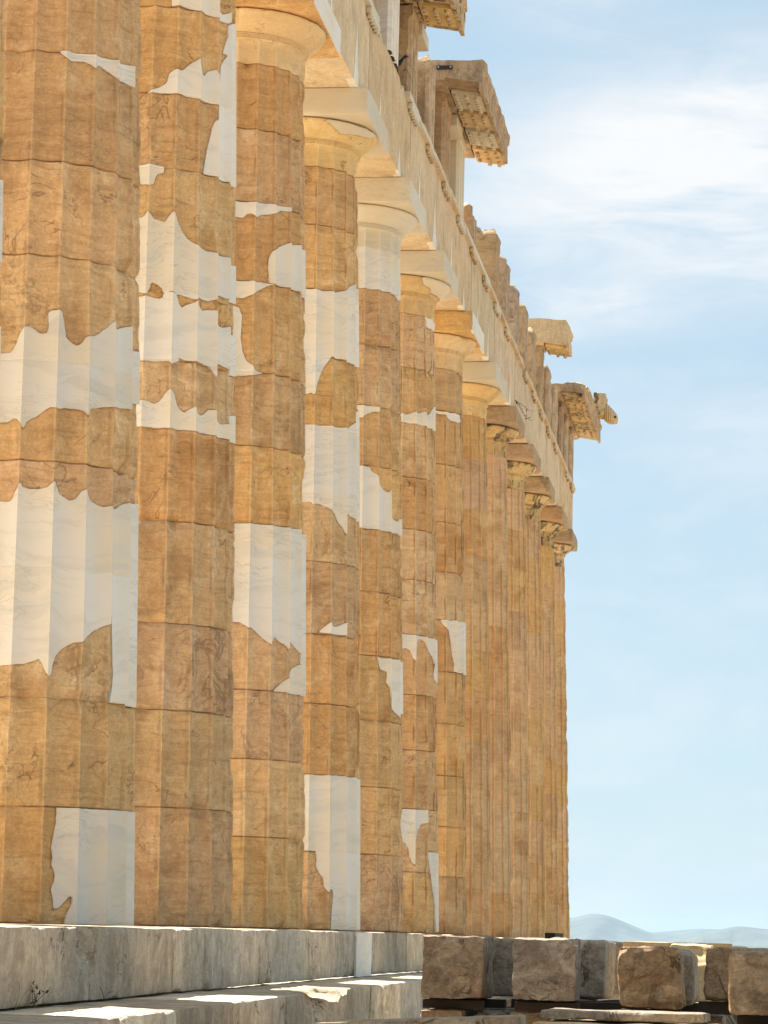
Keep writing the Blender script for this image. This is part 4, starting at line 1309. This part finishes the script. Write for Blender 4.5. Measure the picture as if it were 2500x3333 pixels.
beam('dark timber bearer under the squared block at the left end', (.48, .16, .074), (3.50, .26, -.605), .0, 951)
beam('dark timber bearer under the back of the left end block', (.62, .14, .074), (3.55, .85, -.605), .0, 952)
beam('dark timber bearer under the pitted tan block', (.50, .16, .074), (4.27, -.18, -.596), .0, 953)
beam('dark timber bearer under the back of the tan block', (.50, .14, .074), (4.27, .30, -.596), .0, 954)
beam('dark timber bearer under the rough brown block', (.44, .16, .074), (5.10, -1.10, -.606), .0, 955)
beam('dark timber bearer under the sunlit pale block', (.70, .16, .078), (5.35, 1.2, -.600), .0, 956)
beam('dark timber bearer under the ochre block at the right', (.50, .16, .074), (5.98, -2.05, -.606), .0, 957)
beam('dark timber bearer under the carved looking block', (.40, .2, .10), (5.62, -.25, -.582), .0, 958)
beam('long dark beam added deep under the middle of the row to stop light', (1.05, .2, .078), (4.42, .95, -.602), .0, 960)  # added behind the gaps so that no light leaks through
beam('dark beam added to stop light in the gap left of the rough brown block', (.50, .2, .085), (4.70, .25, -.605), .0, 961)  # also added to keep this gap dark
beam('short brown timber chock lying on the second block, its end facing us', (.095, .9, .055), (4.155, 1.95, -.045), -.0, 959)

low = [(3.24, 3.60, .1, -.60, M_ROCK, 'ochre lower block under the left end of the row'),
       (3.63, 3.92, .25, -.605, M_ROCKG, 'rounded lower block beside the ochre one'),
       (3.95, 4.50, .0, -.60, M_ROCK, 'brown lower block under the pitted tan block'),
       (4.55, 4.83, -.2, -.60, M_ROCKG, 'grey lower block between the tan and the rough brown block'),
       (4.86, 5.40, -1.4, -.61, M_ROCKG, 'grey lower block under the rough brown block'),
       (5.43, 5.62, -.2, -.585, M_ROCK, 'small brown lower block under the sunlit pale block'),
       (5.68, 6.3, -2.35, -.61, M_ROCK, 'brown lower block under the ochre block at the right')]
for i, (xl, xr, yf, zt, mt, lb) in enumerate(low):
    blk(lb, xl, xr, yf, 1.2, -1.66, zt, mt, 970 + i, .0, res=.06, r=.03, warp=.01)
    if i == 5:
        pass
for i, (xl, xr, yf) in enumerate([(3.3, 4.3, 5.2), (4.3, 5.1, 4.6), (5.1, 5.9, 1.45), (5.9, 6.6, 3.4), (3.45, 4.75, 1.35)]):
    blk(['lower block far behind the left part of the row', 'lower block far behind the middle of the row', 'lower block behind the sunlit pale block',
         'lower block far behind at the right end', 'lower block carrying the grey stones behind the row'][i], xl, xr, yf, 1.5 if i < 4 else 1.2, -1.66, -.606, M_ROCKG, 985 + i, .0, res=.1)

# long slabs nearest to the camera
def slab(label, poly, zt, th, mat, seed):
    """a flat slab of given outline with uneven layered edges"""
    poly = np.array(poly)
    c = poly.mean(0)
    e = poly[1] - poly[0]
    L = np.linalg.norm(e)
    W = np.linalg.norm(poly[2] - poly[1])
    a = math.atan2(e[1], e[0])
    P, Q = rough_block((L, W, th), .045, .02, .012, seed, 5, (), .05, 90, .012)
    return thing('stone_slab', label, 'stone slab', (c[0], c[1], zt - th), (0, 0, a), 'flat slabs in front of the blocks', mk_mesh('stone_slab', P, Q, mat, True, 60))


sl1 = slab('long grey slab along the bottom edge, left of the layered slabs', [(3.02, -3.7), (4.37, -3.7), (4.37, -3.1), (3.02, -3.1)], -.575, .16, M_ROCKG, 1001)
sl1.rotation_euler = (0, R_(-3.4), 0)
slab('upper layered slab at the bottom right with cracked front edge', [(4.42, -2.95), (5.52, -3.05), (5.56, -2.5), (4.46, -2.4)], -.508, .075, M_ROCKG, 1002)
slab('lower layered slab at the bottom right under the cracked one', [(4.40, -3.15), (5.60, -3.27), (5.66, -2.45), (4.46, -2.35)], -.585, .12, M_PALE, 1003)
for i, (x, y, s) in enumerate(((3.7, -3.35, (1.1, .5, .86)), (5.1, -3.0, (1.0, .7, .945)))):
    stone_thing('stone_block', ['hidden support block under the long grey slab', 'hidden support block under the layered slabs'][i], s, (x, y, -1.665), (0, -.34)[i], M_ROCK, 1010 + i, res=.12)

# ------------------------------------------------------------------ bird and plants
def tube_loft(path, n=12):
    """path: (x, y, z, rx, rz) rings stacked along y"""
    V, Fs = [], []
    for (x, y, z, a, b) in path:
        for j in range(n):
            t = 2 * math.pi * j / n
            V.append((x + a * math.cos(t), y, z + b * math.sin(t)))
    m = len(path)
    for i in range(m - 1):
        Fs += [(i * n + j, i * n + (j + 1) % n, (i + 1) * n + (j + 1) % n, (i + 1) * n + j) for j in range(n)]
    Fs += [tuple(range(n))[::-1], tuple(range((m - 1) * n, m * n))]
    return V, Fs


bd = thing('bird', 'small black bird perched on the broken edge of the stone beam', 'bird', (0.79, 15.60, 11.77), (0, 0, R_(-75)))
V, Fs = tube_loft([(0, -.17, .045, .010, .004), (0, -.11, .060, .020, .010), (0, -.06, .085, .032, .030), (0, 0, .115, .046, .048), (0, .045, .150, .044, .048), (0, .070, .185, .032, .038), (0, .085, .215, .026, .028), (0, .105, .235, .025, .026), (0, .125, .236, .018, .019), (0, .138, .234, .006, .007)])
obj('body', simple('body', V, Fs, M_BIRD, True, 70), bd)
V, Fs = tube_loft([(0, .134, .235, .006, .006), (0, .150, .232, .004, .004), (0, .165, .228, .001, .001)], 6)
obj('beak', simple('beak', V, Fs, M_IRON, True, 60), bd)
for sx in (-1, 1):
    V, Fs = prism([(sx * .018 - .004, .0), (sx * .018 + .004, .0), (sx * .018 + .004, .085), (sx * .018 - .004, .085)], 'y', .0, .008)
    obj('leg', simple('leg', V, Fs, M_IRON), bd)
    V, Fs = tube_loft([(sx * .040, -.13, .058, .003, .008), (sx * .044, -.05, .095, .010, .030), (sx * .046, .02, .130, .010, .036), (sx * .040, .06, .155, .006, .020)], 8)
    obj('wing', simple('wing', V, Fs, M_BIRD, True, 60), bd)


def twig_plant(name, label, loc, seed, L, nst, down, leaves, dirv):
    rn2 = random.Random(seed)
    root = thing(name, label, 'plant', loc)
    for i in range(nst):
        p = Vector((0, 0, 0))
        d = Vector(dirv) + Vector((rn2.uniform(-.4, .4), rn2.uniform(-.6, .6), rn2.uniform(-.4, .3)))
        d.normalize()
        pts = [p.copy()]
        for q in range(9):
            d += Vector((rn2.uniform(-.25, .25), rn2.uniform(-.3, .3), rn2.uniform(-.25, .25) + (-.16 if q < 5 else .22) * down))
            d.normalize()
            p = p + d * (L / 9) * rn2.uniform(.7, 1.1)
            pts.append(p.copy())
        V, Fs = [], []
        for q, p in enumerate(pts):
            r_ = 0.007 * (1 - q / 11)
            for j in range(5):
                t = 2 * math.pi * j / 5
                V.append((p.x + r_ * math.cos(t), p.y, p.z + r_ * math.sin(t)) if abs(dirv[1]) > .8 else (p.x + r_ * .3 * math.cos(t), p.y + r_ * math.sin(t), p.z + r_ * math.cos(t)))
        for q in range(len(pts) - 1):
            Fs += [(q * 5 + j, q * 5 + (j + 1) % 5, (q + 1) * 5 + (j + 1) % 5, (q + 1) * 5 + j) for j in range(5)]
        st_ = obj('stem', simple('stem', V, Fs, M_TWIG, True, 60), root)
        LV, LF = [], []
        for q in range(leaves):
            p = pts[rn2.randrange(1, 5 if leaves > 6 else 9)]
            n0 = len(LV)
            s_ = rn2.uniform(.012, .026)
            u = Vector((rn2.uniform(-1, 1), rn2.uniform(-1, 1), rn2.uniform(-1, 1))).normalized()
            v = u.cross(Vector((rn2.random(), .3, .8))).normalized()
            c = p + u * s_ + Vector((rn2.uniform(-.01, .01), rn2.uniform(-.02, .02), rn2.uniform(-.01, .02)))
            LV += [tuple(c - u * s_), tuple(c + v * s_ * .6 + u.cross(v) * .003), tuple(c + u * s_), tuple(c - v * s_ * .6 + u.cross(v) * .003)]
            LF.append((n0, n0 + 1, n0 + 2, n0 + 3))
        if LV:
            e = obj('foliage', mk_mesh('foliage', LV, LF, M_GREEN, False), st_)
            e['kind'] = 'stuff'
    return root


twig_plant('dry_twig', 'bare dark twig sprouting from a joint in the stone beam', (0.80, 34.42, 10.72), 3, .62, 4, 1.0, 5, (1, -.35, -.35))
twig_plant('weed', 'small dark weed with bent dry stalks at the foot of the top step', (1.03, -3.30, -.585), 8, .22, 6, -.5, 4, (.25, .6, .8))
twig_plant('weed', 'tiny dry sprig in a crack at the foot of the top step', (1.03, -1.2, -.578), 21, .16, 2, -.2, 0, (.1, .4, .9))
twig_plant('weed', 'dry bent stalk at the foot of the top step, left of the green weed', (1.03, -3.75, -.59), 12, .22, 2, -.3, 0, (.15, .6, .8))

# ------------------------------------------------------------------ the summer haze over the plain
P, Q = box_surface((1, 1, 1))
P = (P - 0.5) * np.array([38000.0, 38000.0, 235.0]) + np.array([6.0, 8.0, 22.5])
hz = bpy.data.materials.new('thin_air')
hz.use_nodes = True
ht = hz.node_tree
ht.nodes.clear()
ho = ht.nodes.new('ShaderNodeOutputMaterial')
hv = ht.nodes.new('ShaderNodeVolumePrincipled')
hv.inputs['Color'].default_value = (0.50, 0.72, 0.98, 1)
hv.inputs['Density'].default_value = 4.0e-5
hv.inputs['Anisotropy'].default_value = 0.0
ht.links.new(hv.outputs[0], ho.inputs['Volume'])
o = obj('haze', mk_mesh('haze', P, Q, hz, False))
o['kind'] = 'stuff'
